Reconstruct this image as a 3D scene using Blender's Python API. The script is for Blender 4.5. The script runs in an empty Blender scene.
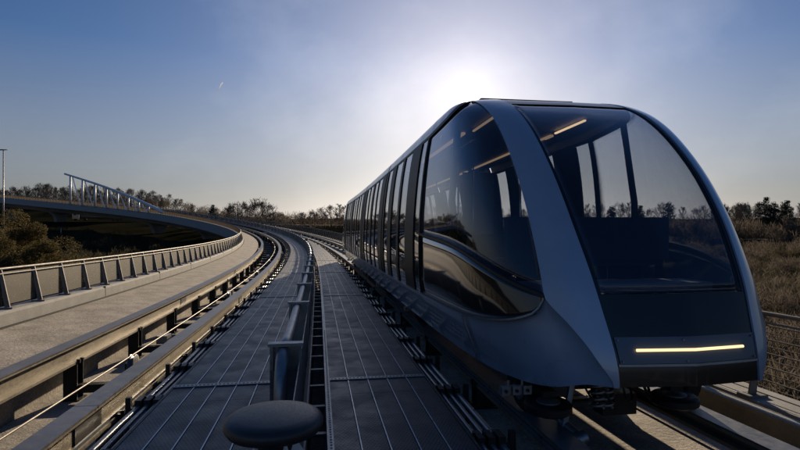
import bpy, bmesh, math, random
import numpy as np
from mathutils import Vector

random.seed(7); rng = np.random.default_rng(11)
R = math.radians
C = bpy.context.scene.collection
SC = bpy.context.scene
Z0 = 10.0                                    # eye height of the photographer above the datum

# ------------------------------------------------------------------ camera
cam = bpy.data.cameras.new('camera'); camo = bpy.data.objects.new('camera', cam); C.objects.link(camo)
cam.sensor_width = 36.0; cam.lens = 36.0 * 520 / 800
cam.clip_start = 0.05; cam.clip_end = 9000
camo.location = (0, 0, Z0); camo.rotation_euler = (R(90 - 0.165), 0, 0)
SC.camera = camo

# ------------------------------------------------------------------ world, sun, exposure
SUN_AZ, SUN_EL = R(7.45), R(14.1)            # azimuth clockwise from +Y
sdir = Vector((math.sin(SUN_AZ) * math.cos(SUN_EL), math.cos(SUN_AZ) * math.cos(SUN_EL), math.sin(SUN_EL)))
w = bpy.data.worlds.new('World'); SC.world = w; w.use_nodes = True
nt = w.node_tree; nt.nodes.clear()
wo = nt.nodes.new('ShaderNodeOutputWorld'); bg = nt.nodes.new('ShaderNodeBackground')
sky = nt.nodes.new('ShaderNodeTexSky'); sky.sky_type = 'NISHITA'; sky.sun_disc = False
sky.sun_elevation = SUN_EL; sky.sun_rotation = SUN_AZ
sky.air_density = 1.0; sky.dust_density = .5; sky.ozone_density = 2.0; sky.altitude = 150
bg.inputs['Strength'].default_value = 0.05
def wn(t, **k):
    n = nt.nodes.new(t)
    for a, b in k.items(): setattr(n, a, b)
    return n
def wmath(op, a, b=None):
    n = wn('ShaderNodeMath', operation=op)
    for i, v in enumerate((a, b)):
        if v is None: continue
        if isinstance(v, (int, float)): n.inputs[i].default_value = v
        else: nt.links.new(v, n.inputs[i])
    return n.outputs[0]
# aureole of the low sun in thin haze: a real brightening of the sky round the sun's direction
tc = wn('ShaderNodeTexCoord')
nrm = wn('ShaderNodeVectorMath', operation='NORMALIZE'); nt.links.new(tc.outputs['Generated'], nrm.inputs[0])
dt = wn('ShaderNodeVectorMath', operation='DOT_PRODUCT'); nt.links.new(nrm.outputs[0], dt.inputs[0]); dt.inputs[1].default_value = sdir
dpos = wmath('MAXIMUM', dt.outputs['Value'], 0.0)
g1 = wmath('MULTIPLY', wmath('POWER', dpos, 12000.0), 120.0)
g2 = wmath('MULTIPLY', wmath('POWER', dpos, 420.0), .75)
g3 = wmath('MULTIPLY', wmath('POWER', dpos, 14.0), .72)
gs = wmath('ADD', wmath('ADD', g1, g2), g3)
# faint high cloud
mp = wn('ShaderNodeMapping'); nt.links.new(nrm.outputs[0], mp.inputs[0]); mp.inputs['Scale'].default_value = (2.4, 2.4, 3.2)
nz = wn('ShaderNodeTexNoise'); nt.links.new(mp.outputs[0], nz.inputs['Vector']); nz.inputs['Scale'].default_value = 1.6; nz.inputs['Detail'].default_value = 7; nz.inputs['Roughness'].default_value = .55
cr = wn('ShaderNodeMapRange'); nt.links.new(nz.outputs['Fac'], cr.inputs['Value']); cr.inputs['From Min'].default_value = .5; cr.inputs['From Max'].default_value = .85; cr.inputs['To Min'].default_value = 0; cr.inputs['To Max'].default_value = .8
d8 = wmath('MULTIPLY', cr.outputs[0], wmath('POWER', dpos, 5.0))
gs = wmath('ADD', gs, d8)
gcol = wn('ShaderNodeMix', data_type='RGBA', blend_type='ADD'); gcol.inputs['Factor'].default_value = 1.0
sc = wn('ShaderNodeVectorMath', operation='SCALE'); sc.inputs[0].default_value = (1.0, .95, .83); nt.links.new(wmath('MULTIPLY', gs, 4.0), sc.inputs['Scale'])
hs = wn('ShaderNodeHueSaturation'); sz = wn('ShaderNodeSeparateXYZ'); nt.links.new(nrm.outputs[0], sz.inputs[0])
er = wn('ShaderNodeMapRange'); nt.links.new(sz.outputs['Z'], er.inputs['Value']); er.inputs['From Min'].default_value = .0; er.inputs['From Max'].default_value = .30; er.inputs['To Min'].default_value = .34; er.inputs['To Max'].default_value = 1.18
nt.links.new(er.outputs[0], hs.inputs['Saturation']); ev = wn('ShaderNodeMapRange'); nt.links.new(sz.outputs['Z'], ev.inputs['Value']); ev.inputs['From Min'].default_value = .0; ev.inputs['From Max'].default_value = .28; ev.inputs['To Min'].default_value = .66; ev.inputs['To Max'].default_value = 1.0; nt.links.new(ev.outputs[0], hs.inputs['Value']); tn = wn('ShaderNodeMix', data_type='RGBA', blend_type='MULTIPLY'); tn.inputs['Factor'].default_value = 1.0; tn.inputs['B'].default_value = (.90, .95, 1.16, 1); nt.links.new(sky.outputs[0], tn.inputs['A']); nt.links.new(tn.outputs['Result'], hs.inputs['Color'])
t2 = wn('ShaderNodeMix', data_type='RGBA', blend_type='MULTIPLY'); t2.inputs['Factor'].default_value = 1.0; t2.inputs['B'].default_value = (1.01, .99, 1.02, 1); nt.links.new(hs.outputs[0], t2.inputs['A']); nt.links.new(t2.outputs['Result'], gcol.inputs['A']); nt.links.new(sc.outputs[0], gcol.inputs['B'])
nt.links.new(gcol.outputs['Result'], bg.inputs['Color']); nt.links.new(bg.outputs[0], wo.inputs['Surface'])

sun = bpy.data.lights.new('sun', 'SUN'); suno = bpy.data.objects.new('sun', sun); C.objects.link(suno)
sun.energy = 5.0; sun.angle = R(.55); sun.color = (1.0, .80, .56)
suno.rotation_euler = (-sdir).to_track_quat('-Z', 'Y').to_euler()

SC.view_settings.view_transform = 'Standard'; SC.view_settings.look = 'None'
SC.view_settings.exposure = .18; SC.view_settings.gamma = 1.0; SC.view_settings.use_curve_mapping = False
SC.render.engine = 'CYCLES'
SC.cycles.max_bounces = 8; SC.cycles.transparent_max_bounces = 24; SC.cycles.sample_clamp_indirect = 4.0
SC.cycles.caustics_reflective = False; SC.cycles.caustics_refractive = False

# ------------------------------------------------------------------ alignment of the guideway
DS = .5
def _psi(s):
    if s < 0: return .15587
    b = lambda q: .15587 - .00036 * q + .0000321 * q * q
    if s < 140: return b(s)
    return min(1.17, b(140) + (s - 140) * (2 * .0000321 * 140 - .00036))
def _g(s):
    if s < 0: return -.02978
    return min(.078, -.02978 + 2 * .0003573 * s)
_S = np.arange(-30, 330 + DS, DS); _x = np.zeros(len(_S)); _y = _x.copy(); _z = _x.copy(); _p = np.array([_psi(s) for s in _S])
for i in range(1, len(_S)):
    pm = _psi(_S[i - 1] + DS / 2); _x[i] = _x[i - 1] - math.sin(pm) * DS; _y[i] = _y[i - 1] + math.cos(pm) * DS; _z[i] = _z[i - 1] + _g(_S[i - 1] + DS / 2) * DS
i0 = int(30 / DS); _x -= _x[i0]; _y -= _y[i0]; _z -= _z[i0]
def P(s, a, h):
    x = np.interp(s, _S, _x); y = np.interp(s, _S, _y); z = np.interp(s, _S, _z); p = np.interp(s, _S, _p)
    return (x + a * math.cos(p), y + a * math.sin(p), z + h + Z0)
def PSI(s): return float(np.interp(s, _S, _p))
MED = -.183
TL, TR = MED - 3.41, MED + 3.41 + .03        # track centres
HW, HR, HD = -1.75, -1.955, -3.0            # walkway top, rail top, deck top (below the eye)

# ------------------------------------------------------------------ object helpers
def tag(o, label=None, cat=None, group=None, kind=None):
    if label: o['label'] = label
    if cat: o['category'] = cat
    if group: o['group'] = group
    if kind: o['kind'] = kind
    return o
def empty(name, loc, label=None, cat=None, group=None):
    o = bpy.data.objects.new(name, None); C.objects.link(o); o.location = loc; o.empty_display_size = .2
    return tag(o, label, cat, group)
class MB:
    """collects geometry given in world coordinates; build() makes it one object, local to its parent"""
    def __init__(s): s.v = []; s.f = []; s.uv = {}
    def add(s, vs, fs):
        n = len(s.v); s.v += [tuple(map(float, q)) for q in vs]; s.f += [tuple(i + n for i in f) for f in fs]; return s
    def box(s, c, d, mat=None):
        vs = []
        for k in (-1, 1):
            for j in (-1, 1):
                for i in (-1, 1):
                    q = Vector((i * d[0] / 2, j * d[1] / 2, k * d[2] / 2))
                    if mat is not None: q = mat @ q
                    vs.append((c[0] + q.x, c[1] + q.y, c[2] + q.z))
        return s.add(vs, [(0, 2, 3, 1), (4, 5, 7, 6), (0, 1, 5, 4), (2, 6, 7, 3), (0, 4, 6, 2), (1, 3, 7, 5)])
    def tbox(s, s0, s1, a0, a1, h0, h1):           # box in track coordinates
        vs = [P(ss, aa, hh) for hh in (h0, h1) for aa in (a0, a1) for ss in (s0, s1)]
        return s.add(vs, [(0, 1, 3, 2), (4, 6, 7, 5), (0, 4, 5, 1), (2, 3, 7, 6), (0, 2, 6, 4), (1, 5, 7, 3)])
    def tube(s, pts, r, n=8, cap=True, r1=None):
        pts = [Vector(p) for p in pts]; m = len(pts); vs = []; fs = []
        u = None
        for i, p in enumerate(pts):
            t = (pts[min(i + 1, m - 1)] - pts[max(i - 1, 0)]).normalized()
            if u is None: u = t.cross(Vector((0, 0, 1)) if abs(t.z) < .9 else Vector((0, 1, 0))).normalized()
            else: u = (u - t * u.dot(t)).normalized()
            v = u.cross(t)
            rr = r if r1 is None else r + (r1 - r) * i / (m - 1)
            for k in range(n):
                a = 2 * math.pi * k / n; vs.append(p + (u * math.cos(a) + v * math.sin(a)) * rr)
        for i in range(m - 1):
            for k in range(n):
                fs.append((i * n + k, i * n + (k + 1) % n, (i + 1) * n + (k + 1) % n, (i + 1) * n + k))
        if cap: fs.append(tuple(range(n))[::-1]); fs.append(tuple(range((m - 1) * n, m * n)))
        return s.add(vs, fs)
    def lathe(s, prof, n=24, c=(0, 0, 0), M=None):   # prof [(r,z)]
        vs = []; fs = []
        for r, z in prof:
            for k in range(n):
                q = Vector((r * math.cos(2 * math.pi * k / n), r * math.sin(2 * math.pi * k / n), z))
                if M is not None: q = M @ q
                vs.append((q.x + c[0], q.y + c[1], q.z + c[2]))
        for i in range(len(prof) - 1):
            for k in range(n): fs.append((i * n + k, i * n + (k + 1) % n, (i + 1) * n + (k + 1) % n, (i + 1) * n + k))
        fs.append(tuple(range(n))[::-1]); fs.append(tuple(range((len(prof) - 1) * n, len(prof) * n)))
        return s.add(vs, fs)
    def build(s, name, mat, parent=None, smooth=False, kind=None, auto=None):
        me = bpy.data.meshes.new(name)
        off = Vector(parent_loc(parent)) if parent else Vector((0, 0, 0))
        vs = np.array(s.v, dtype=float).reshape(-1, 3) - np.array(off)
        o0 = None
        if parent is None:                         # a thing that is one mesh: origin at its base
            b = np.array([vs[:, 0].mean(), vs[:, 1].mean(), vs[:, 2].min()]); vs = vs - b; o0 = b
        me.from_pydata(vs.tolist(), [], s.f); me.validate()
        if smooth: me.shade_smooth()
        if auto is not None:
            me.shade_smooth()
            bm = bmesh.new(); bm.from_mesh(me)
            for e in bm.edges:
                if len(e.link_faces) == 2 and e.calc_face_angle(0) > R(auto): e.smooth = False
            bm.to_mesh(me); bm.free()
        me.materials.append(mat)
        o = bpy.data.objects.new(name, me); C.objects.link(o)
        if o0 is not None: o.location = o0
        if parent is not None: o.parent = parent
        if kind: o['kind'] = kind
        return o
def parent_loc(o):
    l = Vector((0, 0, 0))
    while o is not None: l += Vector(o.location); o = o.parent
    return l
def frange(a, b, st):
    n = max(1, int(round((b - a) / st))); return [a + (b - a) * i / n for i in range(n + 1)]
def sweep(prof, s0, s1, st=1.5, closed=True, uvs=False, mb=None):
    mb = mb or MB(); ss = frange(s0, s1, st); n = len(prof); vs = []; fs = []
    for q in ss:
        for a, h in prof: vs.append(P(q, a, h))
    for i in range(len(ss) - 1):
        for k in range(n if closed else n - 1):
            fs.append((i * n + k, (i + 1) * n + k, (i + 1) * n + (k + 1) % n, i * n + (k + 1) % n))
    if closed: fs.append(tuple(range(n))); fs.append(tuple(range((len(ss) - 1) * n, len(ss) * n))[::-1])
    return mb.add(vs, fs)
def rect(a0, a1, h0, h1): return [(a0, h0), (a0, h1), (a1, h1), (a1, h0)]
def copytree(o, parent=None):
    c = o.copy(); C.objects.link(c); c.parent = parent
    for ch in list(o.children): copytree(ch, c)
    return c

# ------------------------------------------------------------------ materials
def mat(name, col, rough=.6, metal=0., noise=None, bump=None, spec=None, coat=0., col2=None, scale=8., streak=None, emit=None, trans=0., speck=0.):
    m = bpy.data.materials.new(name); m.use_nodes = True; t = m.node_tree; b = t.nodes['Principled BSDF']
    b.inputs['Base Color'].default_value = (*col, 1); b.inputs['Roughness'].default_value = rough; b.inputs['Metallic'].default_value = metal
    if coat: b.inputs['Coat Weight'].default_value = coat; b.inputs['Coat Roughness'].default_value = .06
    if spec is not None: b.inputs['Specular IOR Level'].default_value = spec
    if trans: b.inputs['Transmission Weight'].default_value = trans
    if emit: b.inputs['Emission Color'].default_value = (*emit[0], 1); b.inputs['Emission Strength'].default_value = emit[1]
    if noise or bump:
        g = t.nodes.new('ShaderNodeNewGeometry')
        mp = t.nodes.new('ShaderNodeMapping'); t.links.new(g.outputs['Position'], mp.inputs[0])
        if streak: mp.inputs['Scale'].default_value = streak
        n1 = t.nodes.new('ShaderNodeTexNoise'); n1.inputs['Scale'].default_value = scale; n1.inputs['Detail'].default_value = 8; n1.inputs['Roughness'].default_value = .62
        t.links.new(mp.outputs[0], n1.inputs['Vector'])
        n2 = t.nodes.new('ShaderNodeTexNoise'); n2.inputs['Scale'].default_value = scale * .11; n2.inputs['Detail'].default_value = 5
        t.links.new(mp.outputs[0], n2.inputs['Vector'])
    if noise:
        ad = t.nodes.new('ShaderNodeMath'); ad.operation = 'ADD'; t.links.new(n1.outputs['Fac'], ad.inputs[0]); t.links.new(n2.outputs['Fac'], ad.inputs[1])
        mr = t.nodes.new('ShaderNodeMapRange'); t.links.new(ad.outputs[0], mr.inputs['Value']); mr.inputs['From Min'].default_value = .75; mr.inputs['From Max'].default_value = 1.25
        mx = t.nodes.new('ShaderNodeMix'); mx.data_type = 'RGBA'; t.links.new(mr.outputs[0], mx.inputs['Factor'])
        c2 = col2 or tuple(c * (1 + noise) for c in col); c1 = tuple(c * (1 - noise) for c in col) if not col2 else col
        mx.inputs['A'].default_value = (*c1, 1); mx.inputs['B'].default_value = (*c2, 1)
        t.links.new(mx.outputs['Result'], b.inputs['Base Color'])
        rr = t.nodes.new('ShaderNodeMapRange'); t.links.new(n1.outputs['Fac'], rr.inputs['Value']); rr.inputs['From Min'].default_value = .3; rr.inputs['From Max'].default_value = .7
        rr.inputs['To Min'].default_value = max(.03, rough - .1 * (1 if rough > .2 else .3)); rr.inputs['To Max'].default_value = min(1, rough + .1 * (1 if rough > .2 else .5)); t.links.new(rr.outputs[0], b.inputs['Roughness'])
    if speck:
        ns = t.nodes.new('ShaderNodeTexNoise'); ns.inputs['Scale'].default_value = 85; ns.inputs['Detail'].default_value = 2; t.links.new(g.outputs['Position'], ns.inputs['Vector'])
        ms = t.nodes.new('ShaderNodeMapRange'); t.links.new(ns.outputs['Fac'], ms.inputs['Value']); ms.inputs['From Min'].default_value = .3; ms.inputs['From Max'].default_value = .7; ms.inputs['To Min'].default_value = 1 - speck; ms.inputs['To Max'].default_value = 1 + speck
        sc_ = t.nodes.new('ShaderNodeVectorMath'); sc_.operation = 'SCALE'; t.links.new(mx.outputs['Result'], sc_.inputs[0]); t.links.new(ms.outputs[0], sc_.inputs['Scale']); t.links.new(sc_.outputs[0], b.inputs['Base Color'])
    if bump:
        bp = t.nodes.new('ShaderNodeBump'); bp.inputs['Strength'].default_value = bump; bp.inputs['Distance'].default_value = .02
        t.links.new(n1.outputs['Fac'], bp.inputs['Height']); t.links.new(bp.outputs[0], b.inputs['Normal'])
    return m
def veg(m, k=.45):
    t = m.node_tree; b = t.nodes['Principled BSDF']; o = t.nodes['Material Output']; tl = t.nodes.new('ShaderNodeBsdfTranslucent'); mx = t.nodes.new('ShaderNodeMixShader'); mx.inputs[0].default_value = k
    src = b.inputs['Base Color'].links[0].from_socket if b.inputs['Base Color'].links else None
    if src: t.links.new(src, tl.inputs[0])
    else: tl.inputs[0].default_value = b.inputs['Base Color'].default_value
    t.links.new(b.outputs[0], mx.inputs[1]); t.links.new(tl.outputs[0], mx.inputs[2]); t.links.new(mx.outputs[0], o.inputs[0]); b.inputs['Specular IOR Level'].default_value = .1; return m
def glass(name, tint, base=.06, rough=.015):
    m = bpy.data.materials.new(name); m.use_nodes = True; t = m.node_tree; t.nodes.clear()
    o = t.nodes.new('ShaderNodeOutputMaterial'); mx = t.nodes.new('ShaderNodeMixShader'); tr = t.nodes.new('ShaderNodeBsdfTransparent'); gl = t.nodes.new('ShaderNodeBsdfGlossy')
    tr.inputs[0].default_value = (*tint, 1); gl.inputs['Roughness'].default_value = rough; gl.inputs['Color'].default_value = (.9, .93, 1, 1)
    # Schlick reflectance, the same from both faces of the pane
    g = t.nodes.new('ShaderNodeNewGeometry'); d = t.nodes.new('ShaderNodeVectorMath'); d.operation = 'DOT_PRODUCT'; t.links.new(g.outputs['Incoming'], d.inputs[0]); t.links.new(g.outputs['Normal'], d.inputs[1])
    def mm(op, x, y, z=None):
        n = t.nodes.new('ShaderNodeMath'); n.operation = op
        for i, v in enumerate((x, y, z)):
            if v is None: continue
            if isinstance(v, (int, float)): n.inputs[i].default_value = v
            else: t.links.new(v, n.inputs[i])
        return n
    ab = mm('ABSOLUTE', d.outputs['Value'], None); iv = mm('SUBTRACT', 1.0, ab.outputs[0]); pw = mm('POWER', iv.outputs[0], 4.0); a = mm('MULTIPLY_ADD', pw.outputs[0], .85, base); a.use_clamp = True
    t.links.new(a.outputs[0], mx.inputs[0]); t.links.new(tr.outputs[0], mx.inputs[1]); t.links.new(gl.outputs[0], mx.inputs[2]); t.links.new(mx.outputs[0], o.inputs[0])
    return m
M = {}
M['paint'] = mat('blue_silver_paint', (.36, .43, .54), .33, .25, noise=.08, coat=.8, scale=3)
M['roofpaint'] = mat('pale_silver_paint', (.30, .35, .42), .35, .4, noise=.06, coat=.4, scale=3)
M['gloss'] = mat('black_gloss', (.006, .006, .007), .3, 0, coat=.25)
M['pillar'] = mat('dark_satin_pillar', (.010, .010, .011), .5, 0, spec=.25)
M['gloss2'] = mat('dark_gloss_panel', (.035, .033, .030), .07, .35, coat=1.0)
M['rubber'] = mat('black_rubber', (.012, .012, .012), .55, 0, noise=.3, scale=20)
M['black'] = mat('dark_painted_steel', (.02, .021, .023), .5, .3, noise=.3, scale=20)
M['glass'] = glass('tinted_glass', (.78, .80, .83), .045)
M['sideglass'] = glass('side_glass', (.70, .72, .74), .05)
M['interior'] = mat('pale_interior_lining', (.22, .235, .26), .6, 0)
M['floor'] = mat('cabin_floor', (.10, .11, .13), .6, 0, noise=.1)
M['seat'] = mat('seat_fabric', (.02, .028, .045), .8, 0, noise=.2, scale=40)
M['chrome'] = mat('brushed_pole', (.6, .6, .6), .25, 1)
M['steel'] = mat('galvanized_steel', (.30, .31, .32), .42, .75, noise=.22, bump=.15, scale=14)
M['rail'] = mat('painted_rail_steel', (.12, .13, .15), .42, .25, noise=.30, bump=.12, scale=10)
M['rail2'] = mat('dull_handrail', (.20, .19, .18), .6, .3, noise=.2, scale=10)
M['seam'] = mat('bright_seam_metal', (.50, .52, .56), .34, .5, noise=.2, scale=8)
M['web'] = mat('weathered_beam_web', (.27, .235, .18), .5, .35, noise=.25, bump=.2, scale=16)
M['conc'] = mat('concrete', (.34, .31, .265), .9, 0, noise=.36, bump=.8, scale=16, speck=.5)
M['conc2'] = mat('pale_kerb_concrete', (.31, .31, .30), .85, 0, noise=.16, bump=.25, scale=26)
M['girder'] = mat('girder_concrete', (.22, .21, .20), .85, 0, noise=.2, bump=.3, scale=3)
M['pipe'] = mat('cable_sheath', (.20, .215, .235), .33, .4, noise=.2, scale=10)
M['rope'] = mat('wire_rope', (.28, .25, .21), .55, .3, noise=.2, scale=60)
M['cap'] = mat('dark_plastic_cap', (.028, .029, .032), .42, 0, noise=.12, bump=.06, scale=120)
M['bark'] = mat('bare_bark', (.075, .058, .042), .9, 0, noise=.3, scale=6)
M['twig'] = mat('bare_twigs', (.15, .115, .085), .9, 0, noise=.3, scale=3)
M['pine'] = mat('pine_needles', (.018, .028, .014), .8, 0, noise=.35, scale=4)
M['olive'] = mat('olive_leaves', (.10, .080, .036), .8, 0, noise=.4, scale=2.5)
M['scrub'] = mat('dry_scrub', (.085, .070, .047), .9, 0, col2=(.038, .042, .024), noise=.3, scale=1.2)
M['wood'] = mat('distant_twigs', (.10, .085, .07), .9, 0, noise=.3, scale=.6)
M['asphalt'] = mat('asphalt', (.055, .056, .06), .85, 0, noise=.2, bump=.2, scale=20)
M['track'] = mat('pale_gravel_path', (.13, .115, .09), .9, 0, noise=.2, scale=5)
for k_ in ('scrub', 'olive', 'wood'): veg(M[k_], .55)
M['white'] = mat('white_van_paint', (.72, .74, .76), .4, 0, coat=.4)
M['curtain'] = mat('trailer_curtain', (.12, .14, .17), .5, 0, noise=.2, scale=2)
M['lampnose'] = mat('nose_cabin_tube', (.9, .75, .5), .4, 0, emit=((1.0, .66, .36), 1.3))
M['lamp'] = mat('warm_tube', (.9, .75, .5), .4, 0, emit=((1.0, .68, .34), 1.35))
M['lampcab'] = mat('cabin_tube', (.9, .75, .5), .4, 0, emit=((1.0, .66, .38), .28))
M['bezel'] = mat('lamp_bezel', (.10, .125, .16), .35, .3)
M['bridge'] = mat('white_steel', (.72, .74, .77), .45, .2, noise=.1, scale=1)
def terr_mat():
    m = mat('rough_grassland', (.026, .024, .015), 1.0, 0, col2=(.013, .015, .009), spec=0., noise=.3, bump=1.0, scale=1.1)
    return m
M['ground'] = terr_mat()
def deckgrate():
    m = bpy.data.materials.new('perforated_planks'); m.use_nodes = True; t = m.node_tree; b = t.nodes['Principled BSDF']
    uv = t.nodes.new('ShaderNodeUVMap'); uv.uv_map = 'UV'
    sp = t.nodes.new('ShaderNodeSeparateXYZ'); t.links.new(uv.outputs[0], sp.inputs[0])
    def mth(op, a, b_=None, c=None):
        n = t.nodes.new('ShaderNodeMath'); n.operation = op
        for i, v in enumerate((a, b_, c)):
            if v is None: continue
            if isinstance(v, (int, float)): n.inputs[i].default_value = v
            else: t.links.new(v, n.inputs[i])
        return n.outputs[0]
    p = .034
    row = mth('FLOOR', mth('DIVIDE', sp.outputs[0], p))
    sh = mth('MULTIPLY', mth('MODULO', row, 2.0), .5)
    fx = mth('SUBTRACT', mth('FRACT', mth('DIVIDE', sp.outputs[0], p)), .5)
    fy = mth('SUBTRACT', mth('FRACT', mth('ADD', mth('DIVIDE', sp.outputs[1], p), sh)), .5)
    d = mth('SQRT', mth('ADD', mth('MULTIPLY', fx, fx), mth('MULTIPLY', fy, fy)))
    hole = mth('LESS_THAN', d, .30)
    nz = t.nodes.new('ShaderNodeTexNoise'); nz.inputs['Scale'].default_value = 1.3; nz.inputs['Detail'].default_value = 7; t.links.new(uv.outputs[0], nz.inputs['Vector'])
    ra = t.nodes.new('ShaderNodeValToRGB'); t.links.new(nz.outputs['Fac'], ra.inputs[0])
    ra.color_ramp.elements[0].position = .3; ra.color_ramp.elements[0].color = (.045, .050, .060, 1); ra.color_ramp.elements[1].position = .72; ra.color_ramp.elements[1].color = (.085, .090, .10, 1)
    mx = t.nodes.new('ShaderNodeMix'); mx.data_type = 'RGBA'; t.links.new(hole, mx.inputs['Factor']); t.links.new(ra.outputs[0], mx.inputs['A']); mx.inputs['B'].default_value = (.012, .012, .014, 1)
    # transverse joints between 3 m planks
    jf = mth('ABSOLUTE', mth('SUBTRACT', mth('FRACT', mth('DIVIDE', mth('ADD', sp.outputs[0], 1.15), 1.75)), .5))
    jn = mth('GREATER_THAN', jf, .4945)
    wh = t.nodes.new('ShaderNodeTexWhiteNoise'); wh.noise_dimensions = '2D'; cmb = t.nodes.new('ShaderNodeCombineXYZ')
    t.links.new(mth('FLOOR', mth('ADD', mth('DIVIDE', mth('ADD', sp.outputs[0], 1.15), 1.75), .5)), cmb.inputs[0]); t.links.new(mth('FLOOR', mth('DIVIDE', mth('ADD', sp.outputs[1], .003), .24)), cmb.inputs[1]); t.links.new(cmb.outputs[0], wh.inputs['Vector'])
    tone = mth('MULTIPLY_ADD', wh.outputs['Value'], .30, .85)
    scl = t.nodes.new('ShaderNodeVectorMath'); scl.operation = 'SCALE'; t.links.new(mx.outputs['Result'], scl.inputs[0]); t.links.new(tone, scl.inputs['Scale'])
    st = t.nodes.new('ShaderNodeTexNoise'); st.inputs['Scale'].default_value = 2.2; st.inputs['Detail'].default_value = 9; st.inputs['Roughness'].default_value = .7; t.links.new(uv.outputs[0], st.inputs['Vector'])
    sr = t.nodes.new('ShaderNodeMapRange'); t.links.new(st.outputs['Fac'], sr.inputs['Value']); sr.inputs['From Min'].default_value = .54; sr.inputs['From Max'].default_value = .72
    mxs = t.nodes.new('ShaderNodeMix'); mxs.data_type = 'RGBA'; t.links.new(mth('MULTIPLY', sr.outputs[0], .45), mxs.inputs['Factor']); t.links.new(scl.outputs[0], mxs.inputs['A']); mxs.inputs['B'].default_value = (.12, .105, .085, 1)
    mx = mxs
    rg = t.nodes.new('ShaderNodeMapRange'); t.links.new(st.outputs['Fac'], rg.inputs['Value']); rg.inputs['From Min'].default_value = .3; rg.inputs['From Max'].default_value = .7; rg.inputs['To Min'].default_value = .34; rg.inputs['To Max'].default_value = .62; t.links.new(rg.outputs[0], b.inputs['Roughness'])
    mx2 = t.nodes.new('ShaderNodeMix'); mx2.data_type = 'RGBA'; t.links.new(jn, mx2.inputs['Factor']); t.links.new(mx.outputs['Result'], mx2.inputs['A']); mx2.inputs['B'].default_value = (.006, .006, .007, 1)
    t.links.new(mx2.outputs['Result'], b.inputs['Base Color'])
    b.inputs['Metallic'].default_value = .55; 
    bp = t.nodes.new('ShaderNodeBump'); bp.inputs['Strength'].default_value = .5; bp.inputs['Distance'].default_value = .004; bp.invert = True
    t.links.new(hole, bp.inputs['Height']); t.links.new(bp.outputs[0], b.inputs['Normal'])
    return m
M['plank'] = deckgrate()
def mesh_panel():
    m = bpy.data.materials.new('woven_mesh_infill'); m.use_nodes = True; t = m.node_tree; b = t.nodes['Principled BSDF']; o = t.nodes['Material Output']
    b.inputs['Base Color'].default_value = (.13, .12, .105, 1); b.inputs['Metallic'].default_value = .3; b.inputs['Roughness'].default_value = .5
    tr = t.nodes.new('ShaderNodeBsdfTransparent'); tl = t.nodes.new('ShaderNodeBsdfTranslucent'); tl.inputs[0].default_value = (.22, .17, .11, 1)
    g = t.nodes.new('ShaderNodeNewGeometry'); n = t.nodes.new('ShaderNodeTexNoise'); n.inputs['Scale'].default_value = 3.5; n.inputs['Detail'].default_value = 6; t.links.new(g.outputs['Position'], n.inputs['Vector'])
    mr = t.nodes.new('ShaderNodeMapRange'); t.links.new(n.outputs['Fac'], mr.inputs['Value']); mr.inputs['To Min'].default_value = .30; mr.inputs['To Max'].default_value = .50
    m1 = t.nodes.new('ShaderNodeMixShader'); m1.inputs[0].default_value = .35; t.links.new(b.outputs[0], m1.inputs[1]); t.links.new(tl.outputs[0], m1.inputs[2])
    m2 = t.nodes.new('ShaderNodeMixShader'); t.links.new(mr.outputs[0], m2.inputs[0]); t.links.new(m1.outputs[0], m2.inputs[1]); t.links.new(tr.outputs[0], m2.inputs[2]); t.links.new(m2.outputs[0], o.inputs[0])
    return m
M['infill'] = mesh_panel()

# ------------------------------------------------------------------ terrain
def terr(x, y):
    d = np.hypot(x, y); az = np.degrees(np.arctan2(x, y))
    b = np.interp(d, [0, 40, 90, 150, 200, 260, 400, 900, 1600, 3000, 6000], [-6.8, -6.8, -5.6, -3.2, -1.2, 1.0, 3.0, 8.5, 15, 16, 16])
    lf = np.interp(az, [-70, -26, -12], [1, 1, 0])
    bl = np.interp(d, [0, 40, 130, 190, 200, 214, 226, 262, 400, 900, 1600, 3000, 6000], [-8.0, -8.0, -5.0, -.9, .5, .5, 2.0, 7.5, 9.0, 12, 17, 17, 16])
    z = b * (1 - lf) + bl * lf
    z += .35 * np.sin(x * .21 + 1.3) * np.cos(y * .17) * np.clip(d / 60, .3, 1) * (1 - .8 * ((d > 193) & (d < 222)))
    z += np.clip((d - 300) / 600, 0, 1) * 3.0 * np.sin(az * .13 + 1.0)
    return z + Z0
def make_terrain():
    n = 240; t = np.linspace(-1, 1, n); g = np.sign(t) * np.abs(t) ** 2.6 * 6000
    X, Y = np.meshgrid(g, g + 60); Z = terr(X, Y)
    v = np.stack([X, Y, Z], -1).reshape(-1, 3); idx = np.arange(n * n).reshape(n, n)
    f = np.stack([idx[:-1, :-1], idx[:-1, 1:], idx[1:, 1:], idx[1:, :-1]], -1).reshape(-1, 4)
    me = bpy.data.meshes.new('ground'); me.from_pydata(v.tolist(), [], f.tolist()); me.shade_smooth(); me.materials.append(M['ground'])
    o = bpy.data.objects.new('ground', me); C.objects.link(o); o['kind'] = 'structure'
make_terrain()
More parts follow.
